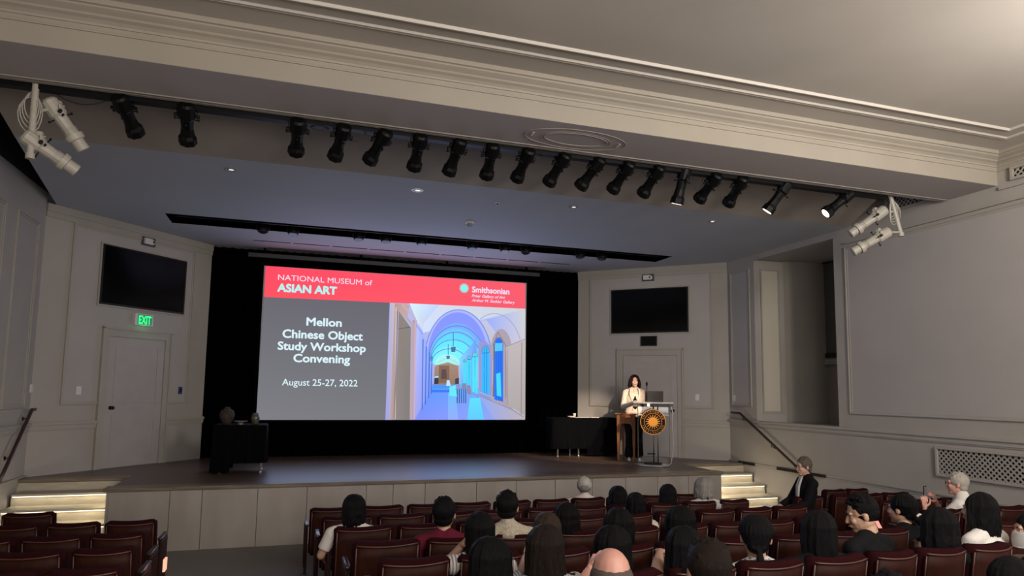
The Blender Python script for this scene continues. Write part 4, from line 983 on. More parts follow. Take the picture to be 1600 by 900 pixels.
nm_ = ['', 'front', 'second', 'third', 'fourth', 'fifth', 'sixth', 'seventh']
for r, (Y, xs) in ROWS.items():
    n = len(xs)-1
    for i in range(n):
        seat(xs[i], xs[i+1], Y, 'maroon theatre seat, %s from the aisle in the %s row of the centre block' % (ORD[i], nm_[r]), 'theatre seats of the centre block', i == 0, i == n-1)
# right block beside the wall
for r, (Y, xs) in {1: (8.1, [7.48, 7.80, 8.14][0:1]+[7.9, 8.32]), 2: (7.32, [6.90, 7.32, 7.76, 8.25]), 3: (6.40, [6.72, 7.22, 7.72, 8.22]), 4: (5.38, [6.25, 6.75, 7.25, 7.75, 8.25]), 5: (4.48, [5.95, 6.45, 6.95, 7.45])}.items():
    n = len(xs)-1
    for i in range(n):
        seat(xs[i], xs[i+1], Y, 'maroon theatre seat, %s from the aisle in the %s row beside the right wall' % (ORD[i], nm_[r]), 'theatre seats beside the right wall', i == 0, i == n-1)
# left block
for r, (Y, xs) in enumerate(((8.8, [-3.5, -2.97, -2.42]), (7.72, [-3.25, -2.74, -2.23, -1.73, -1.22]), (6.66, [-3.15, -2.62, -2.10, -1.6, -1.13]), (5.75, [-3.05, -2.53, -2.0, -1.49, -1.03]), (4.85, [-2.9, -2.4, -1.9, -1.4, -.93]))):
    n = len(xs)-1
    for i in range(n):
        seat(xs[i], xs[i+1], Y, 'dark maroon seat, %s from the aisle in the %s row of the left block' % (ORD[n-1-i], nm_[r+1]), 'theatre seats of the left block', i == 0, i == n-1)
XA = -.93-.042+.03
p = onx(257, 882, XA)
tag(obj('aisle_light', box(B(), -.006, .012, -.05, .05, -.05, .05, bev=.004), AISLEM, loc=p), 'small glowing orange aisle light on the left seat block', 'light')
l = bpy.data.lights.new('aisle_glow', 'POINT'); l.energy = .12; l.color = (1, .45, .3); l.shadow_soft_size = .03
o = bpy.data.objects.new('aisle_glow', l); COL.objects.link(o); o.location = p+Vector((.06, 0, 0))
print('AISLE', p, floor_z(p.y))
# ------------------------------------------------------------------ people
SKINS = {'fair': mat('skin_fair', (.66, .40, .31), .5), 'light': mat('skin_light', (.46, .27, .19), .5), 'tan': mat('skin_tan', (.40, .235, .15), .5), 'pink': mat('skin_pink', (.50, .25, .19), .45)}
def hairmat(name, c, c2):
    return mat(name, c, .5, noise=.4, nscale=40, col2=c2, stretch=(6, 6, .5), bump=.8, bscale=60, spec=.12)
HBLK = hairmat('black_hair', (.0045, .004, .0045), (.0015, .0015, .0018)); HDBR = hairmat('dark_brown_hair', (.018, .011, .008), (.006, .004, .003))
HBRN = hairmat('brown_hair', (.05, .032, .022), (.02, .013, .01)); HGRY = hairmat('grey_hair', (.30, .275, .25), (.16, .15, .14)); HWHT = hairmat('white_hair', (.50, .45, .38), (.30, .27, .23))
HAUB = hairmat('auburn_hair', (.035, .011, .007), (.012, .005, .004)); HGRB = hairmat('grey_brown_hair', (.14, .11, .09), (.06, .048, .04))
EYEW = mat('eye_white', (.55, .52, .5), .2); LIPM = mat('lip', (.32, .11, .09), .5)
EYEM = bpy.data.meshes.new('eye'); _b = B(); ell(_b, (0, 0, 0), (.012, .012, .012), seg=10, rg=8)
for f in _b.faces: f.material_index = 1 if f.calc_center_median().y > .0095 else 0
_b.to_mesh(EYEM); _b.free(); EYEM.materials.append(EYEW); EYEM.materials.append(mat('iris', (.01, .006, .004), .2)); EYEM.polygons.foreach_set('use_smooth', [True]*len(EYEM.polygons))
def V(*a): return Vector(a)
def hand(bm, wrist, elbow, palm_n, curl=.5, right=True, spread=.0, k=1.0):
    """five separate fingers growing from a palm; direction follows the forearm"""
    d = (wrist-elbow).normalized(); n = Vector(palm_n); n = (n-d*n.dot(d)).normalized(); s = d.cross(n)*(1 if right else -1)   # s points to the thumb side
    pc = wrist+d*.045*k
    loft(bm, [wrist-d*.01, wrist+d*.03*k, wrist+d*.075*k], [(.024*k, .017*k), (.036*k, .016*k), (.038*k, .013*k)] if abs(basis(d)[1].dot(s)) > .7 else [(.017*k, .024*k), (.016*k, .036*k), (.013*k, .038*k)], 10, hemi=True)
    for i, (o, L) in enumerate(((.028, .070), (.0095, .080), (-.0095, .074), (-.027, .058))):
        p = wrist+d*.08*k+s*o*k; r = (.0085-.0008*(i == 3))*k; dd = (d+s*o*spread*10).normalized(); pts = [p-dd*.015]; 
        a = 0
        for sgm, fr in enumerate((.42, .32, .26)):
            a += curl*(.35 if sgm == 0 else .75); dr = dd*math.cos(a)+n*math.sin(a)
            p = p+dr*L*fr*k; pts.append(p)
        loft(bm, pts, [r*1.05, r, r*.92, r*.78], 8, hemi=True)
    t0 = wrist+d*.022*k+s*.026*k; t1 = t0+(d*.6+s*.75+n*.35).normalized()*.034*k; t2 = t1+(d*.85+s*.3+n*.5*curl).normalized()*.03*k; t3 = t2+(d*.95+n*.5*curl).normalized()*.022*k
    loft(bm, [t0, t1, t2, t3], [.013*k, .011*k, .0095*k, .008*k], 8, hemi=True)
def person(label, head, face=0.0, pitch=0.0, roll=0.0, hair='short', hm=HBLK, hl=.3, skin='light', top=None, topname='shirt', sleeve='short', hip=None, torso_yaw=None, arms=None, group=None,
           stand=False, facey=0, trousers=None, scale=1.0, hairw=1.0, collar=False, k=1.0, vox=.0085, pants_m=None, feet=None, knees=None, hands_curl=.5, neckskin=True, glasses=False, mask=False, capm=None, seedk=1, brow=True, sh_w=.18, hair_fn=None, palms=None):
    """head = centre of the skull in hall coordinates; face = heading in degrees, 0 looks at the stage (+Y), +90 looks left (-X)"""
    rnd = random.Random(seedk*13+int(head[0]*100))
    H = Vector(head); sk = SKINS[skin]
    Rh = Euler((math.radians(pitch), math.radians(roll), math.radians(face)), 'XYZ').to_matrix()
    ty = face*.5 if torso_yaw is None else torso_yaw
    Rt = Matrix.Rotation(math.radians(ty), 3, 'Z')
    hip = Vector(hip)
    root = thing('person', label, 'person', (hip.x, hip.y, hip.z-.48 if not stand else SZ), group=group); inv = Matrix.Translation(-root.location)
    def add(n, me, m, lab=None):
        me.materials.clear()
        for q in (m if isinstance(m, list) else [m]): me.materials.append(q)
        me.name = n; o = obj(n, me, None, root); o.matrix_parent_inverse = inv
        if lab: o['label'] = lab
        return o
    hp = lambda x, y, z: H+Rh @ (Vector((x, y, z))*k)
    neck = H+Rh @ Vector((0, -.022, -.10))*k
    nb = H+Vector((0, 0, (-.168 if stand else -.150)*k))+Rt @ Vector((0, -.045, 0))
    chest = nb.lerp(hip, .35)+Rt @ Vector((0, .0, 0)); waist = nb.lerp(hip, .72)
    sh = {s: nb+Rt @ Vector((s*sh_w*k, .0, (-.055 if stand else -.040)*k)) for s in (-1, 1)}
    hj = {s: hip+Rt @ Vector((s*.09, .0, 0)) for s in (-1, 1)}
    if stand:
        kn = {s: hj[s]+Rt @ Vector((s*.01, .03, -.42)) for s in (-1, 1)}; an = {s: Vector((kn[s].x, kn[s].y, SZ+.09))-Rt @ Vector((0, .03, 0)) for s in (-1, 1)}
    else:
        Rl = Matrix.Rotation(math.radians(ty if knees is None else knees), 3, 'Z')
        fl = hip.z-.48
        kn = {s: hj[s]+Rl @ Vector((s*.03, .37, .02)) for s in (-1, 1)}; an = {s: Vector((kn[s].x, kn[s].y, fl+.09))+Rl @ Vector((s*.0, .02, 0)) for s in (-1, 1)}
    Rf = Rt if stand else Rl
    el, wr_ = {}, {}
    for s in (-1, 1):
        a = (arms or {}).get(s)
        if a: el[s], wr_[s] = Vector(a[0]), Vector(a[1])
        else:
            el[s] = sh[s]+Rt @ Vector((s*.06, .06, -.26)); wr_[s] = el[s]+Rt @ Vector((-s*.12, .22, -.05))
    def torso(bm, e=0.0, upto=1.0):
        ux = Rt @ Vector((1, 0, 0))
        pts = [nb+Vector((0, 0, .005)), nb+Vector((0, 0, -.05)), nb.lerp(hip, .22), chest, nb.lerp(hip, .55), waist, hip+Vector((0, 0, .03)), hip+Vector((0, 0, -.07))]
        w = [.06, .135, .165, .165, .150, .140, .165, .15]; dp = [.05, .075, .105, .115, .105, .10, .12, .11]
        rings = []
        uy = Rt @ Vector((0, 1, 0)); n = 20
        for p, a, b_ in zip(pts, w, dp):
            a = a*k*(sh_w/.18)+e; b_ = b_*k+e
            rings.append([bm.verts.new(p+ux*math.cos(2*math.pi*j/n)*a+uy*math.sin(2*math.pi*j/n)*b_) for j in range(n)])
        for r0, r1 in zip(rings, rings[1:]):
            for j in range(n): bm.faces.new((r0[j], r0[(j+1) % n], r1[(j+1) % n], r1[j]))
        bm.faces.new(rings[0][::-1]); bm.faces.new(rings[-1])
        for s in (-1, 1):
            ell(bm, sh[s]+Vector((0, 0, -.012)), (.048*k+e, .05*k+e, .05*k+e))
            loft(bm, [nb+(sh[s]-nb)*.12+Vector((0, 0, .01)), nb.lerp(sh[s], .55)+Vector((0, 0, -.004)), sh[s]+Vector((0, 0, -.008))], [.052*k+e, .046*k+e, .044*k+e], 12, hemi=True)
    # --- body, one continuous skin
    bm = B()
    torso(bm)
    loft(bm, [neck, (neck+nb)/2, nb+Vector((0, 0, -.03))], [.052*k, .055*k, .072*k], 12, hemi=True)
    for s in (-1, 1):
        loft(bm, [sh[s], sh[s].lerp(el[s], .5), el[s]], [.048*k, .044*k, .036*k], 10, hemi=True)
        loft(bm, [el[s], el[s].lerp(wr_[s], .35), wr_[s]], [.036*k, .035*k, .024*k], 10, hemi=True)
        loft(bm, [hj[s], hj[s].lerp(kn[s], .5), kn[s]], [.085*k, .075*k, .055*k], 10, hemi=True)
        loft(bm, [kn[s], kn[s].lerp(an[s], .35), an[s]], [.052*k, .053*k, .034*k], 10, hemi=True)
        f = an[s]+Rf @ Vector((0, .15, -.055)); loft(bm, [an[s]+Vector((0, 0, -.05)), f], [.036, .028], 10, hemi=True)
    # head
    E_ = lambda c, r: ell(bm, hp(*c), tuple(q*k for q in r), Rh)
    E_((0, -.014, .026), (.076, .096, .088)); E_((0, .022, -.03), (.062, .070, .082)); E_((0, .052, -.092), (.032, .030, .024)); E_((0, .0, -.055), (.058, .07, .05))
    cap(bm, hp(0, .088, .004), hp(0, .103, -.03), .008*k, .0115*k); cap(bm, hp(-.038, .076, .024), hp(.038, .076, .024), .0095*k)
    cap(bm, hp(-.016, .086, -.060), hp(.016, .086, -.060), .0085*k); E_((-.035, .066, -.025), (.022, .02, .022)); E_((.035, .066, -.025), (.022, .02, .022))
    for s in (-1, 1): E_((s*.078, -.008, -.008), (.009, .018, .028))
    body = bake(bm, vox*k)
    hb = B()
    for s in (-1, 1):
        pn = (palms or {}).get(s) or tuple(Rt @ Vector((-s*.3, .1, -1)))
        cu = hands_curl if not isinstance(hands_curl, dict) else hands_curl.get(s, .5)
        cap(hb, wr_[s]-(wr_[s]-el[s]).normalized()*.03, wr_[s]+(wr_[s]-el[s]).normalized()*.01, .0225*k, .023*k)
        hand(hb, wr_[s], el[s], pn, cu, right=(s > 0), k=k)
    hm_ = bake(hb, .0042*k, 1)
    bm = B(); bm.from_mesh(body); bm.from_mesh(hm_); me = bpy.data.meshes.new('body'); bm.to_mesh(me); bm.free()
    bpy.data.meshes.remove(body); bpy.data.meshes.remove(hm_)
    me.polygons.foreach_set('use_smooth', [True]*len(me.polygons)); add('body', me, sk)
    for s in (-1, 1):
        o = bpy.data.objects.new('eye', EYEM); COL.objects.link(o); o.parent = root; o.matrix_parent_inverse = inv; o.location = hp(s*.029, .0675, .002); o.scale = (.78, .78, .78); o.rotation_euler = Rh.to_euler()
    bm = B()
    for s in (-1, 1): loft(bm, [hp(s*.014, .085, .024), hp(s*.028, .084, .028), hp(s*.042, .075, .024)], [.003*k, .0035*k, .002*k], 6)
    add('eyebrows', new_mesh('eyebrows', bm, hm), hm)
    bm = B(); loft(bm, [hp(-.022, .089, -.060), hp(0, .0965, -.059), hp(.022, .089, -.060)], [.003*k, .0055*k, .003*k], 8, hemi=True); add('lips', new_mesh('lips', bm, LIPM, True), LIPM)
    # --- clothing
    if top is not None:
        bm = B(); torso(bm, .014)
        if collar: loft(bm, [nb+Vector((0, 0, -.03)), nb+Vector((0, 0, .03))], [.10*k, .068*k], 14, hemi=True)
        for s in (-1, 1):
            if sleeve == 'none': continue
            fr = {'short': .72, 'long': 1, 'cap': .3, 'elbow': 1.0}[sleeve]
            e_ = sh[s].lerp(el[s], fr)
            loft(bm, [sh[s]+(nb-sh[s])*.15, sh[s], e_], [.058*k, .060*k, .057*k if fr < 1 else .050*k], 12, hemi=(fr == 1))
            if sleeve == 'long':
                loft(bm, [el[s], el[s].lerp(wr_[s], .4), el[s].lerp(wr_[s], .94)], [.052*k, .048*k, .036*k], 12, hemi=True)
        add(topname, bake(bm, .010, 2), top)
    bm = B(); pm = pants_m or mat('dark_trousers', (.006, .006, .008), .9)
    loft(bm, [hip+Vector((0, 0, .07 if not stand else .0)), hip+Vector((0, 0, 0 if not stand else -.05)), hip+Vector((0, 0, -.08 if not stand else -.1))], [.155, .17, .15] if not stand else [.11, .13, .13], 16, hemi=True)
    for s in (-1, 1):
        loft(bm, [hj[s], hj[s].lerp(kn[s], .5), kn[s]], [.10, .092, .072], 12, hemi=True)
        loft(bm, [kn[s], kn[s].lerp(an[s], .5), kn[s].lerp(an[s], .93)], [.072, .075 if stand else .066, .09 if stand else .058], 12, hemi=True)
    add('trousers', bake(bm, .013, 2), pm)
    for s in (-1, 1):
        bm = B(); a = an[s]; p0 = a+Rf @ Vector((0, -.03, -.055)); p1 = a+Rf @ Vector((0, .10, -.06)); p2 = a+Rf @ Vector((0, .19, -.062))
        loft(bm, [p0, p1, p2], [(.034, .034)]*2+[(.03, .03)], 12, hemi=True)
        for v in bm.verts: v.co.z = max(v.co.z, a.z-.088)
        add('shoe', new_mesh('shoe', bm, feet or BLACKM, True), feet or mat('dark_shoe', (.01, .01, .01), .5))
    # --- hair
    bm = B()
    def shell(cy=-.022, cz=.034, rx=.087, ry=.098, rz=.090): ell(bm, hp(0, cy, cz), (rx*k*hairw, ry*k, rz*k), Rh, 18, 12)
    def strands(a0, a1, n, L, out=1.0, droop=0, r=.016, front=.0):
        """locks that leave the parting, follow the skull and then hang straight down"""
        for i in range(n):
            a = math.radians(a0+(a1-a0)*i/(n-1)+rnd.uniform(-3, 3)); j = rnd.uniform(-1, 1); r = .0145*rnd.uniform(.75, 1.25)
            pts = []
            for ph in (80, 55, 30, 8, -12):
                p = math.radians(ph); rr = 1.0+.045*j
                x = .086*rr*hairw*math.cos(p)*math.sin(a); y = -.02-.098*rr*math.cos(p)*math.cos(a); z = .03+.095*math.sin(p)
                pts.append(hp(x, y, z))
            e = pts[-1]; od = Rh @ Vector((math.sin(a), -math.cos(a), 0)); od.z = 0
            Li = L*(1-.10*abs(math.sin(a)))*(1+.05*j)
            for q in (.25, .5, .75, 1.0):
                w_ = out*(.018*q-.03*q*q*(1 if L > .3 else .2))
                pts.append(e+Vector((0, 0, -Li*q))+od*w_+Vector((rnd.uniform(-1, 1), rnd.uniform(-1, 1), 0))*.005)
            rads = [r*.9, r, r, r*1.05, r*1.1, r*1.1, r*1.05, r*.9, r*.45]
            loft(bm, pts, [q*k for q in rads], 7, hemi=True)
    if hair == 'short':
        shell(rz=.094); ell(bm, hp(0, -.05, -.03), (.072*k, .052*k, .05*k), Rh)
        for i in range(46):
            a = rnd.uniform(0, 6.28); p = rnd.uniform(.35, 1.5); q0 = hp(.082*math.cos(p)*math.cos(a), -.018+.09*math.cos(p)*math.sin(a), .034+.09*math.sin(p)); q1 = q0+(q0-hp(0, 0, .03)).normalized()*.004*k+Vector((rnd.uniform(-1, 1), rnd.uniform(-1, 1), rnd.uniform(-1, 1)))*.008
            if (Rh.transposed() @ (q0-H)).y > .06: continue
            cap(bm, q0, q1, .012*k, .008*k, 6)
    elif hair == 'fade':
        shell(cy=-.024, cz=.040, rx=.0815, ry=.096, rz=.087)
        ell(bm, hp(0, -.024, .012), (.0795*k, .094*k, .072*k), Rh)
        for i in range(60):
            a = rnd.uniform(0, 6.28); p = rnd.uniform(.3, 1.5); q0 = hp(.08*math.cos(p)*math.cos(a), -.012+.092*math.cos(p)*math.sin(a), .055+.08*math.sin(p)); q1 = q0+(q0-hp(0, 0, .03)).normalized()*.010*k
            cap(bm, q0, q1, .012*k, .004*k, 6)
        ell(bm, hp(0, -.05, .0), (.072*k, .055*k, .05*k), Rh)
    elif hair in ('long', 'bob'):
        shell(rx=.086, ry=.100, rz=.094)
        strands(-118, 118, 21, hl, out=1.0 if hair == 'long' else .6)
        # filler under the locks so that the neck stays hidden
        b0 = hp(0, -.055, -.03); loft(bm, [b0, b0+Vector((0, 0, -hl*.45)), b0+Vector((0, 0, -hl*.85))], [(.078*hairw*k, .05*k)]*2+[(.055*hairw*k, .035*k)] if abs(basis(Vector((0, 0, -1)))[1].dot(Rh @ Vector((1, 0, 0)))) > .7 else [(.05*k, .078*hairw*k)]*2+[(.035*k, .055*hairw*k)], 12, hemi=True)
    elif hair in ('ponytail', 'bun'):
        shell(rx=.086, ry=.102, rz=.094)
        ell(bm, hp(0, -.07, -.03), (.06*k, .045*k, .045*k), Rh)
        for i in range(15):
            a = math.radians(-100+200*i/14); pts = [hp(.088*math.cos(p)*math.sin(a), -.02-.10*math.cos(p)*math.cos(a), .034+.095*math.sin(p)) for p in (1.3, .9, .5, .1)]+[hp(.03*math.sin(a), -.115, -.035)]
            loft(bm, pts, [.008*k, .011*k, .012*k, .011*k, .009*k], 6, hemi=True)
        if hair == 'ponytail':
            q = hp(0, -.12, -.04)
            for i in range(7):
                o_ = Vector((rnd.uniform(-1, 1), rnd.uniform(-1, 1), 0))*.012
                loft(bm, [q, q+Vector((0, -.02, -.06))+o_, q+Vector((.01, -.02, -hl*.6))+o_*1.4, q+Vector((.015, -.01, -hl))+o_], [.016, .02, .018, .008], 7, hemi=True)
        else:
            c = hp(0, -.125, -.055)
            ell(bm, c, (.04*k, .032*k, .036*k), Rh)
            for i in range(6): a = i*1.05; ell(bm, c+Rh @ Vector((.024*math.cos(a), -.004, .02*math.sin(a))), (.016, .018, .015), Rh)
    elif hair == 'bald':
        ell(bm, hp(0, -.024, .0), (.0865*k, .100*k, .078*k), Rh, 24, 14)
    elif hair == 'wavy':   # shoulder length curls of the speaker
        shell(rx=.090, ry=.098, rz=.096, cz=.030)
        for i in range(34):
            a = math.radians(-122+244*i/33); pts = []
            for ph in (75, 45, 15): p = math.radians(ph); pts.append(hp(.09*math.cos(p)*math.sin(a), -.015-.095*math.cos(p)*math.cos(a), .03+.098*math.sin(p)))
            e = pts[-1]; od = Rh @ Vector((math.sin(a), -math.cos(a), 0))
            for q in range(1, 7): pts.append(e+Vector((0, 0, -.031*q))+od*(.006+.012*math.sin(q*1.4+i)+.004*q))
            loft(bm, pts, [.010, .013, .014]+[.015]*5+[.008], 7, hemi=True)
    elif hair == 'cap':
        ell(bm, hp(0, -.03, -.01), (.082*k, .088*k, .058*k), Rh)
    if hair == 'bald':
        me = bake(bm, .005, 1)
    else:
        me = bake(bm, .006, 0)
    add('hair', me, hm)
    if capm is not None:
        bm = B(); n = 22; rings = []
        for ph in (-20, -6, 14, 38, 62, 80, 89):
            p = math.radians(ph); rings.append([bm.verts.new(hp(.090*math.cos(p)*math.cos(2*math.pi*j/n), -.014+.106*math.cos(p)*math.sin(2*math.pi*j/n), .022+.098*math.sin(p))) for j in range(n)])
        for r0, r1 in zip(rings, rings[1:]):
            for j in range(n):
                # opening above the strap at the back
                if r0 is rings[0] and j in (15, 16, 17): continue
                bm.faces.new((r0[j], r0[(j+1) % n], r1[(j+1) % n], r1[j]))
        bm.faces.new(rings[-1]); bmesh.ops.solidify(bm, geom=bm.faces[:], thickness=.004); c_ = add('cap', new_mesh('cap', bm, capm, True), capm)
        bm = B(); loft(bm, [hp(0, .07, .03), hp(0, .12, .025), hp(0, .165, .01)], [(.075, .006), (.07, .005), (.04, .004)] if abs(basis(Rh @ Vector((0, 1, 0)))[1].dot(Rh @ Vector((1, 0, 0)))) > .7 else [(.006, .075), (.005, .07), (.004, .04)], 14, hemi=False); add('cap_brim', new_mesh('brim', bm, capm, True), capm)
        bm = B(); ell(bm, hp(0, -.014, .122), (.007, .007, .004), Rh, 8, 5); add('cap_button', new_mesh('btn', bm, capm), capm)
    if glasses:
        bm = B()
        for s in (-1, 1):
            c = Vector((s*.032, .103, .002)); loft(bm, [hp(*(c+Vector((.022*math.cos(a), 0, .017*math.sin(a))))) for a in [j*math.pi/8 for j in range(17)]], [.0022]*17, 6)
            cyl(bm, hp(s*.054, .10, .004), hp(s*.084, -.005, .004), .002, n=6)
        cyl(bm, hp(-.01, .104, .004), hp(.01, .104, .004), .002, n=6); add('glasses', new_mesh('glasses', bm, BLACKM), BLACKM)
    if mask:
        bm = B(); n = 12; m_ = 8; g = []
        for i in range(n+1):
            a = math.radians(-78+156*i/n); col = []
            for j in range(m_+1):
                z = -.112+.11*j/m_; bul = .020*math.cos((j/m_-.45)*2.2)
                col.append(bm.verts.new(hp((.066+bul*.4)*math.sin(a), .014+(.078+bul)*math.cos(a), z)))
            g.append(col)
        for c0, c1 in zip(g, g[1:]):
            for j in range(m_): bm.faces.new((c0[j], c1[j], c1[j+1], c0[j+1]))
        bmesh.ops.solidify(bm, geom=bm.faces[:], thickness=.003)
        for s in (-1, 1):
            for z in (-.02, -.09): cyl(bm, hp(s*.064, .03, z), hp(s*.084, -.012, -.02), .0018, n=5)
        add('face_mask', new_mesh('mask', bm, mat('white_mask', (.62, .6, .58), .8), True), mat('white_mask', (.62, .6, .58), .8))
    return root, dict(hp=hp, sh=sh, nb=nb, H=H, Rh=Rh, Rt=Rt, inv=inv, add=add)
def fabric(name, c, **kw): return mat(name, c, .85, spec=.15, bump=.3, bscale=90, **kw)
def stripe(name, c1, c2, scale, rot=(0, 0, 0), checker=False):
    m = bpy.data.materials.new(name); m.use_nodes = True; nt = m.node_tree; b = nt.nodes['Principled BSDF']; b.inputs['Roughness'].default_value = .85
    tc = nt.nodes.new('ShaderNodeTexCoord'); mp = nt.nodes.new('ShaderNodeMapping'); mp.inputs['Rotation'].default_value = rot; nt.links.new(tc.outputs['Object'], mp.inputs[0])
    if checker: w = nt.nodes.new('ShaderNodeTexVoronoi'); w.inputs['Scale'].default_value = scale; out = w.outputs['Distance']
    else: w = nt.nodes.new('ShaderNodeTexWave'); w.inputs['Scale'].default_value = scale; w.inputs['Distortion'].default_value = .6; out = w.outputs[1]
    nt.links.new(mp.outputs[0], w.inputs['Vector']); r = nt.nodes.new('ShaderNodeValToRGB'); r.color_ramp.elements[0].position = .42; r.color_ramp.elements[1].position = .55
    r.color_ramp.elements[0].color = (*c1, 1); r.color_ramp.elements[1].color = (*c2, 1); nt.links.new(out, r.inputs[0]); nt.links.new(r.outputs[0], b.inputs['Base Color']); MATS[name] = m; return m
FW = fabric('white_cloth', (.62, .585, .53)); FC = fabric('cream_knit', (.58, .52, .42)); FB = fabric('black_cloth', (.004, .004, .0045)); FM = fabric('maroon_cloth', (.10, .008, .022)); FG = fabric('pale_grey_cloth', (.42, .40, .38))
FD = fabric('dark_cloth', (.012, .012, .014)); FS = stripe('striped_cloth', (.55, .5, .46), (.22, .2, .19), 14); FP = stripe('patterned_beige_cloth', (.26, .22, .16), (.46, .40, .30), 130, checker=True)
FF = stripe('printed_white_cloth', (.16, .16, .16), (.55, .53, .5), 45, checker=True); FT = stripe('grey_striped_tee', (.36, .35, .33), (.16, .16, .16), 16)
RY = {r: v[0] for r, v in ROWS.items()}; RY[7] = 2.64
def seated(px, py_top, row, label, dy=.13, hk=1.0, lean=0, **kw):
    """head top seen at (px, py_top); the person sits in the given row"""
    Y = RY[row]+dy; hs = kw.get('hair', 'short')
    kw['k'] = k = kw.get('k', 1.0)*(1.12 if hs in ('short', 'fade', 'bald', 'cap', 'ponytail', 'bun') else 1.05)
    if 'hairw' in kw: kw['hairw'] *= .96
    if 'face' not in kw:
        gx = ony(px, py_top, Y).x; kw['face'] = -max(4, min(24, math.degrees(math.atan2(6.1-gx, 11.7-Y))*.6))
    p = ony(px, py_top, Y); H = Vector((p.x, Y, p.z-.120*k-kw.pop('tophair', .012)))
    fl = floor_z(Y+.2); hp_ = Vector((kw.pop('hx', p.x), RY[row]+.29, fl+.48))
    return person(label, H, hip=hp_, **kw)
P_ = []
def W3(px, py, Y): return ony(px, py, Y)
# third row: woman in white with a bob, elbow on the armrest
seated(555, 772, 3, 'woman with a black bob and white top, elbow on the aisle armrest', hair='bob', hl=.15, hairw=1.1, top=FW, sleeve='short', hx=.72,
       arms={-1: (W3(501, 868, 6.52), W3(508, 872, 6.80)), 1: (W3(590, 862, 6.55), W3(580, 862, 6.85))}, hands_curl=.6)
seated(695, 775, 4, 'man with short black hair and dark red shirt, fourth row of the centre block', hair='short', hl=.1, top=FM, skin='tan', hx=1.33, collar=False)
seated(793, 765, 4, 'man with short black hair and beige checked shirt', hair='short', top=FP, collar=True, skin='tan', hx=2.0)
seated(751, 799, 5, 'woman with long black hair and striped top, hand raised to left shoulder', dy=.10, hair='long', hl=.42, hairw=1.05, top=FS, sleeve='short', hx=1.33,
       arms={-1: (W3(700, 880, 4.70), W3(722, 852, 4.62))}, palms={-1: (.6, 0, -.7)}, hands_curl={-1: .9, 1: .5})
seated(767, 838, 6, 'woman with long black hair nearest the bottom edge left of the bald man', dy=.10, hair='long', hl=.34, hairw=1.25, top=FB, hx=1.4)
seated(913, 744, 1, 'man in a pale baseball cap and white shirt in the front row', dy=.16, hair='cap', hm=HGRY, capm=fabric('cap_cloth', (.72, .70, .64)), top=FW, skin='pink', collar=True, tophair=.0, sh_w=.19, hx=3.4)
seated(855, 800, 5, 'person with brown hair, fifth row, before the woman with striped sleeves', dy=.16, hair='bob', hm=HBRN, hl=.12, top=FD, hx=2.38)
seated(852, 819, 6, 'woman with long brown hair and striped sleeves, holding up a phone', dy=.08, hair='long', hm=HDBR, hl=.28, hairw=1.08, top=FT, sleeve='short', hx=1.95,
       arms={-1: (W3(816, 900, 3.78), W3(821, 872, 3.98)), 1: (W3(893, 905, 3.75), W3(885, 910, 4.05))}, palms={-1: (.9, .1, .2)}, hands_curl={-1: 1.0, 1: .5})
seated(885, 785, 4, 'woman with straight black hair and a dark blue top, fourth row', dy=.12, hair='long', hl=.15, hairw=1.12, top=fabric('navy_cloth', (.006, .008, .016)), hx=2.9)
seated(965, 759, 2, 'woman with black hair in the second row right of the man in the cap', dy=.14, hair='bob', hl=.17, hairw=1.15, top=FB, hx=3.85)
seated(992, 769, 3, 'person with black hair behind the second row woman, light collar', dy=.14, hair='bob', hl=.14, hairw=1.0, top=FC, collar=True, hx=3.65)
seated(966, 793, 5, 'woman with black chin length hair, fifth row, just before the long haired woman', dy=.26, hair='bob', hl=.16, hairw=1.15, top=FB, hx=2.95)
seated(956, 820, 6, 'woman with dark hair directly before the bald man', dy=.20, hair='long', hl=.24, hairw=1.12, top=FD, hx=2.5)
seated(954, 853, 7, 'bald man with grey sides and pale shirt at the bottom of the picture', dy=.22, hair='bald', hm=HGRB, top=FG, collar=True, skin='pink', sleeve='short', tophair=.0, hx=2.0, k=1.03,
       arms={-1: (W3(905, 925, 3.0), W3(921, 893, 3.10))}, palms={-1: (.8, .3, .2)}, hands_curl={-1: .9, 1: .5})
seated(1043, 756, 2, 'woman with long straight black hair and a hand raised to her left side', dy=.12, hair='long', hl=.20, hairw=1.08, top=FB, hx=4.6,
       arms={-1: (W3(1015, 822, 7.50), W3(1014, 803, 7.50))}, palms={-1: (.9, 0, .2)}, hands_curl={-1: .9, 1: .5})
seated(1099, 745, 2, 'person with silver grey hair in the second row near the steps', dy=.14, hair='long', hm=HGRY, hl=.13, hairw=1.25, top=FG, hx=5.0)
seated(1062, 790, 5, 'person with short black hair behind the silver haired person', dy=.26, hair='bob', hl=.09, hairw=1.22, top=FB, hx=3.9)
seated(1066, 821, 6, 'woman with long black hair, arm resting on the seat beside her', dy=.12, hair='long', hl=.30, hairw=1.12, top=FB, sleeve='cap', hx=3.0,
       arms={-1: (W3(1027, 884, 3.85), W3(1031, 862, 4.35))}, hands_curl={-1: .8, 1: .5}, palms={-1: (0, .2, -1)})
seated(1105, 839, 7, 'man with tousled dark brown hair at the bottom of the picture', dy=.24, hair='short', hm=HDBR, hairw=1.05, top=FG, hx=2.75, k=1.08)
seated(1180, 803, 6, 'woman with a black ponytail and printed white top', dy=.18, hair='ponytail', face=-30, hl=.20, top=FF, sleeve='short', hx=2.95, k=1.03)
seated(1276, 797, 6, 'woman with very long black hair in the sixth row, middle of the right half', dy=.14, hair='long', hl=.36, hairw=1.1, top=FB, hx=3.55)
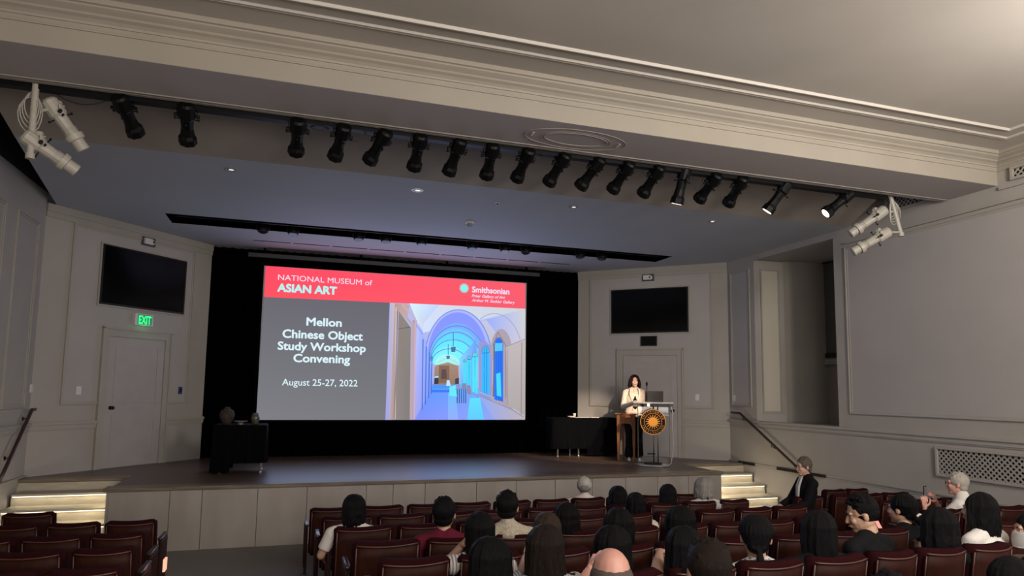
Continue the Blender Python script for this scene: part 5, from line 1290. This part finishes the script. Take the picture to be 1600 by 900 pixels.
seated(1345, 773, 6, 'man with a fade haircut and black sleeveless top looking left', dy=.24, hair='fade', face=58, pitch=-14, torso_yaw=12, top=FB, sleeve='cap', skin='tan', hx=3.98, k=.93,
       arms={-1: (W3(1348, 878, 3.74), W3(1330, 905, 4.0))}, vox=.005)
_, qb = seated(1407, 770, 5, 'woman with a black bun held by a pearl clip, bare shoulder', dy=.30, hair='bun', face=18, top=FB, sleeve='none', hx=4.75)
seated(1462, 792, 6, 'woman with a thick black bob and black top right of the fade haircut man', dy=.14, hair='bob', hl=.21, hairw=1.22, top=FB, sleeve='cap', hx=4.42)
seated(1526, 769, 6, 'woman with long black hair and white top near the right edge', dy=.34, hair='long', hl=.19, hairw=1.1, face=20, top=FW, sleeve='short', hx=5.0)
seated(1606, 800, 6, 'person in a white face mask at the right edge looking left', dy=.10, hair='bob', hl=.12, face=62, top=FB, mask=True, hx=5.1, vox=.0065)
seated(1572, 868, 7, 'person with dark hair at the bottom right corner', dy=.20, hair='bob', hl=.1, hairw=1.1, top=FD, hx=4.15, k=1.05)
seated(1385, 889, 7, 'person with dark hair just entering the bottom edge right of centre', dy=.20, hair='short', top=FD, hx=3.35)
# woman in black sitting sideways by the right steps
Hc = ony(1255, 714, 7.35); Hc = Vector((Hc.x, 7.35, Hc.z-.125))
hipc = Vector((Hc.x+.07, 7.45, floor_z(7.4)+.48))
_, q = person('woman in a black jacket and glasses sitting sideways by the steps, papers on her lap', Hc, face=82, pitch=-4, hair='short', hm=HGRB, top=FB, sleeve='long', hip=hipc, torso_yaw=72, knees=80, glasses=True, vox=.0065, topname='jacket',
       arms={-1: (Hc+V(-.10, -.15, -.46), Hc+V(-.33, -.10, -.50)), 1: (Hc+V(-.06, .20, -.46), Hc+V(-.30, .10, -.50))}, pants_m=FB, hands_curl=.7)
bm = B(); nb = q['nb']; dd = q['Rt'] @ Vector((0, 1, 0)); ux = q['Rt'] @ Vector((1, 0, 0))
for s in (-1, 1): loft(bm, [nb+dd*.08+ux*s*.03+V(0, 0, .02), nb+dd*.125+ux*s*.025+V(0, 0, -.10), nb+dd*.14+ux*s*.02+V(0, 0, -.30)], [.012, .018, .014], 8, hemi=True)
q['add']('blouse', new_mesh('blouse', bm, FG, True), FG)
bm = B(); c = nb+dd*.135+ux*(-.07)+V(0, 0, -.33); box(bm, -.045, .045, -.006, .006, -.03, .03, M=Matrix.Translation(c) @ q['Rt'].to_4x4()); q['add']('name_badge', new_mesh('badge', bm, mat('paper', 0)), mat('paper', 0))
t = tag(obj('paper_sheets', box(B(), -.11, .11, -.15, .15, 0, .008), mat('paper', 0), loc=(Hc.x-.42, 7.42, hipc.z+.135)), 'white papers held on the lap of the woman in the black jacket', 'paper'); t.rotation_euler = (.1, -.15, .6)
seat(Hc.x-.17, Hc.x+.31, 7.30, 'maroon theatre seat under the woman in the black jacket', 'theatre seats beside the right wall', True, True)
# white haired man photographing
Hm = ony(1494, 737, 5.62); Hm = Vector((Hm.x, 5.62, Hm.z-.132))
w1 = W3(1445, 793, 5.75); w2 = W3(1462, 783, 5.95)
_, q = person('white haired man in a white shirt raising both hands with a small phone', Hm, face=42, pitch=2, hair='short', hm=HWHT, skin='pink', top=FW, collar=True, sleeve='short', hip=Vector((Hm.x+.05, 5.68, floor_z(5.6)+.48)), torso_yaw=30, vox=.0065, sh_w=.19,
       arms={-1: (W3(1448, 830, 5.75), w1), 1: (W3(1480, 822, 6.0), w2)}, palms={-1: (.5, .6, 0), 1: (-.5, .6, 0)}, hands_curl=1.1, glasses=True)
bm = B(); c = (w1+w2)/2+V(.0, .06, .135); box(bm, -.034, .034, -.005, .005, -.07, .06, bev=.004, M=Matrix.Translation(c) @ Matrix.Rotation(math.radians(15), 4, 'Z'))
t = thing('phone', 'dark phone held up by the white haired man', 'phone', c); inv_ = Matrix.Translation(-c); o = obj('phone_body', bm, BLACKM, t); o.matrix_parent_inverse = inv_
bm = B(); box(bm, -.029, .029, -.0065, -.005, -.062, .053, M=Matrix.Translation(c) @ Matrix.Rotation(math.radians(15), 4, 'Z')); o = obj('phone_screen', bm, mat('phone_dim', (.02, .02, .02), .2, emit=(.25, .2, .22), estr=.3), t); o.matrix_parent_inverse = inv_
bm = B(); lathe(bm, [(.030, -.008), (.034, -.008), (.034, .008), (.030, .008)], n=18); wv = (w1-W3(1448, 830, 5.75)).normalized(); M_ = Matrix.Translation(w1-wv*.05) @ wv.to_track_quat('Z', 'Y').to_matrix().to_4x4(); bm.transform(M_)
q['add']('wristband', new_mesh('band', bm, BLACKM), BLACKM)
# glowing phone in the fifth row
c = ony(1374, 824, 4.75)
t = thing('phone', 'phone with a glowing pink screen in the fifth row right of the fade haircut man', 'phone', c, .0); t.rotation_euler = (-.5, 0, .3)
obj('phone_body', box(B(), -.032, .032, -.004, .004, -.06, .06, bev=.003), BLACKM, t); obj('phone_screen', box(B(), -.029, .029, -.0055, -.004, -.055, .055), mat('phone_glow', (.3, .1, .1), .3, emit=(1, .38, .32), estr=.9), t)
# phone of the woman with striped sleeves
c = W3(829, 838, 4.05); t = thing('phone', 'white phone held up by the woman with striped sleeves', 'phone', c); t.rotation_euler = (.1, .25, .3)
obj('phone_body', box(B(), -.008, .030, -.004, .004, -.07, .05, bev=.003), WHITEP, t); obj('phone_screen', box(B(), -.005, .027, -.0055, -.004, -.065, .045), mat('phone_dim', 0), t)
# hair clip of pearls on the bun
# speaker at the lectern
JKT = stripe('cream_patterned_jacket', (.40, .31, .23), (.62, .53, .42), 80, checker=True)
Hs = Vector((0, 0, 0)); fp = onz(993, 722, SZ); sd = Vector((fp.x, fp.y, 0)).normalized()
yy = fp.y+.30; Hs = ony(991.5, 585, yy); Hs = Vector((Hs.x, yy, Hs.z-.135))
fa = 180-math.degrees(math.atan2(sd.x, sd.y))+8
hips = Vector((Hs.x-.02, yy+.0, SZ+.92))
fv = Matrix.Rotation(math.radians(fa), 3, 'Z')
tb = lambda x, y, z: Hs+fv @ Vector((x, y, z))
_, q = person('woman speaker with auburn hair in a cream patterned jacket behind the lectern', Hs, face=fa, pitch=0, hair='wavy', hm=HAUB, top=JKT, topname='jacket', sleeve='long', skin='fair', hip=hips, torso_yaw=fa-5, stand=True, vox=.006, pants_m=FB, collar=False,
       arms={1: (tb(.24, .02, -.52), on_lect(-.30, .0, .03)), -1: (tb(-.24, .03, -.52), on_lect(.02, .19, .03))}, feet=mat('white_shoe', (.6, .58, .55), .5), hands_curl=.4)
bm = B(); nb = q['nb']
fr = q['Rt']
loft(bm, [nb+fr @ V(0, .092, -.15), nb+fr @ V(0, .112, -.24), nb+fr @ V(0, .118, -.36), nb+fr @ V(0, .105, -.50)], [.05, .055, .052, .045], 14, hemi=True); q['add']('black_top', new_mesh('top', bm, FB, True), FB)
bm = B(); loft(bm, [nb+fr @ V(0, .034, -.0), nb+fr @ V(0, .062, -.07), nb+fr @ V(0, .082, -.13)], [.04, .044, .04], 14, hemi=True); q['add']('neckline_skin', new_mesh('neckline', bm, SKINS['fair'], True), SKINS['fair'])
for s in (-1, 1):
    bm = B(); pts = [(s*.05, .05, .035), (s*.085, .09, .0), (s*.095, .125, -.10), (s*.06, .142, -.22), (s*.05, .142, -.26)]
    loft(bm, [nb+fr @ Vector(p) for p in pts], [.012, .018, .021, .014, .007], 8, hemi=True); q['add']('lapel', new_mesh('lapel', bm, JKT if s > 0 else FW, True), JKT if s > 0 else FW)
PEARL = mat('pearl', (.6, .57, .52), .25)
for i in range(6):
    bm = B(); ell(bm, qb['hp'](-.035+.014*i, -.135+.002*(i % 2), -.018-.004*abs(i-2.5)), (.010, .010, .010)); qb['add']('pearl', new_mesh('pearl', bm, PEARL, True), PEARL)
# seats beneath the people of the last row in view
for px, x in ((954, 2.0), (1105, 2.75), (1385, 3.35), (1572, 4.15)):
    seat(x-.25, x+.25, RY[7], 'maroon theatre seat under the %s' % {954: 'bald man', 1105: 'man with tousled brown hair', 1385: 'person entering the bottom edge', 1572: 'person at the bottom right corner'}[px], 'theatre seats of the centre block', True, True)
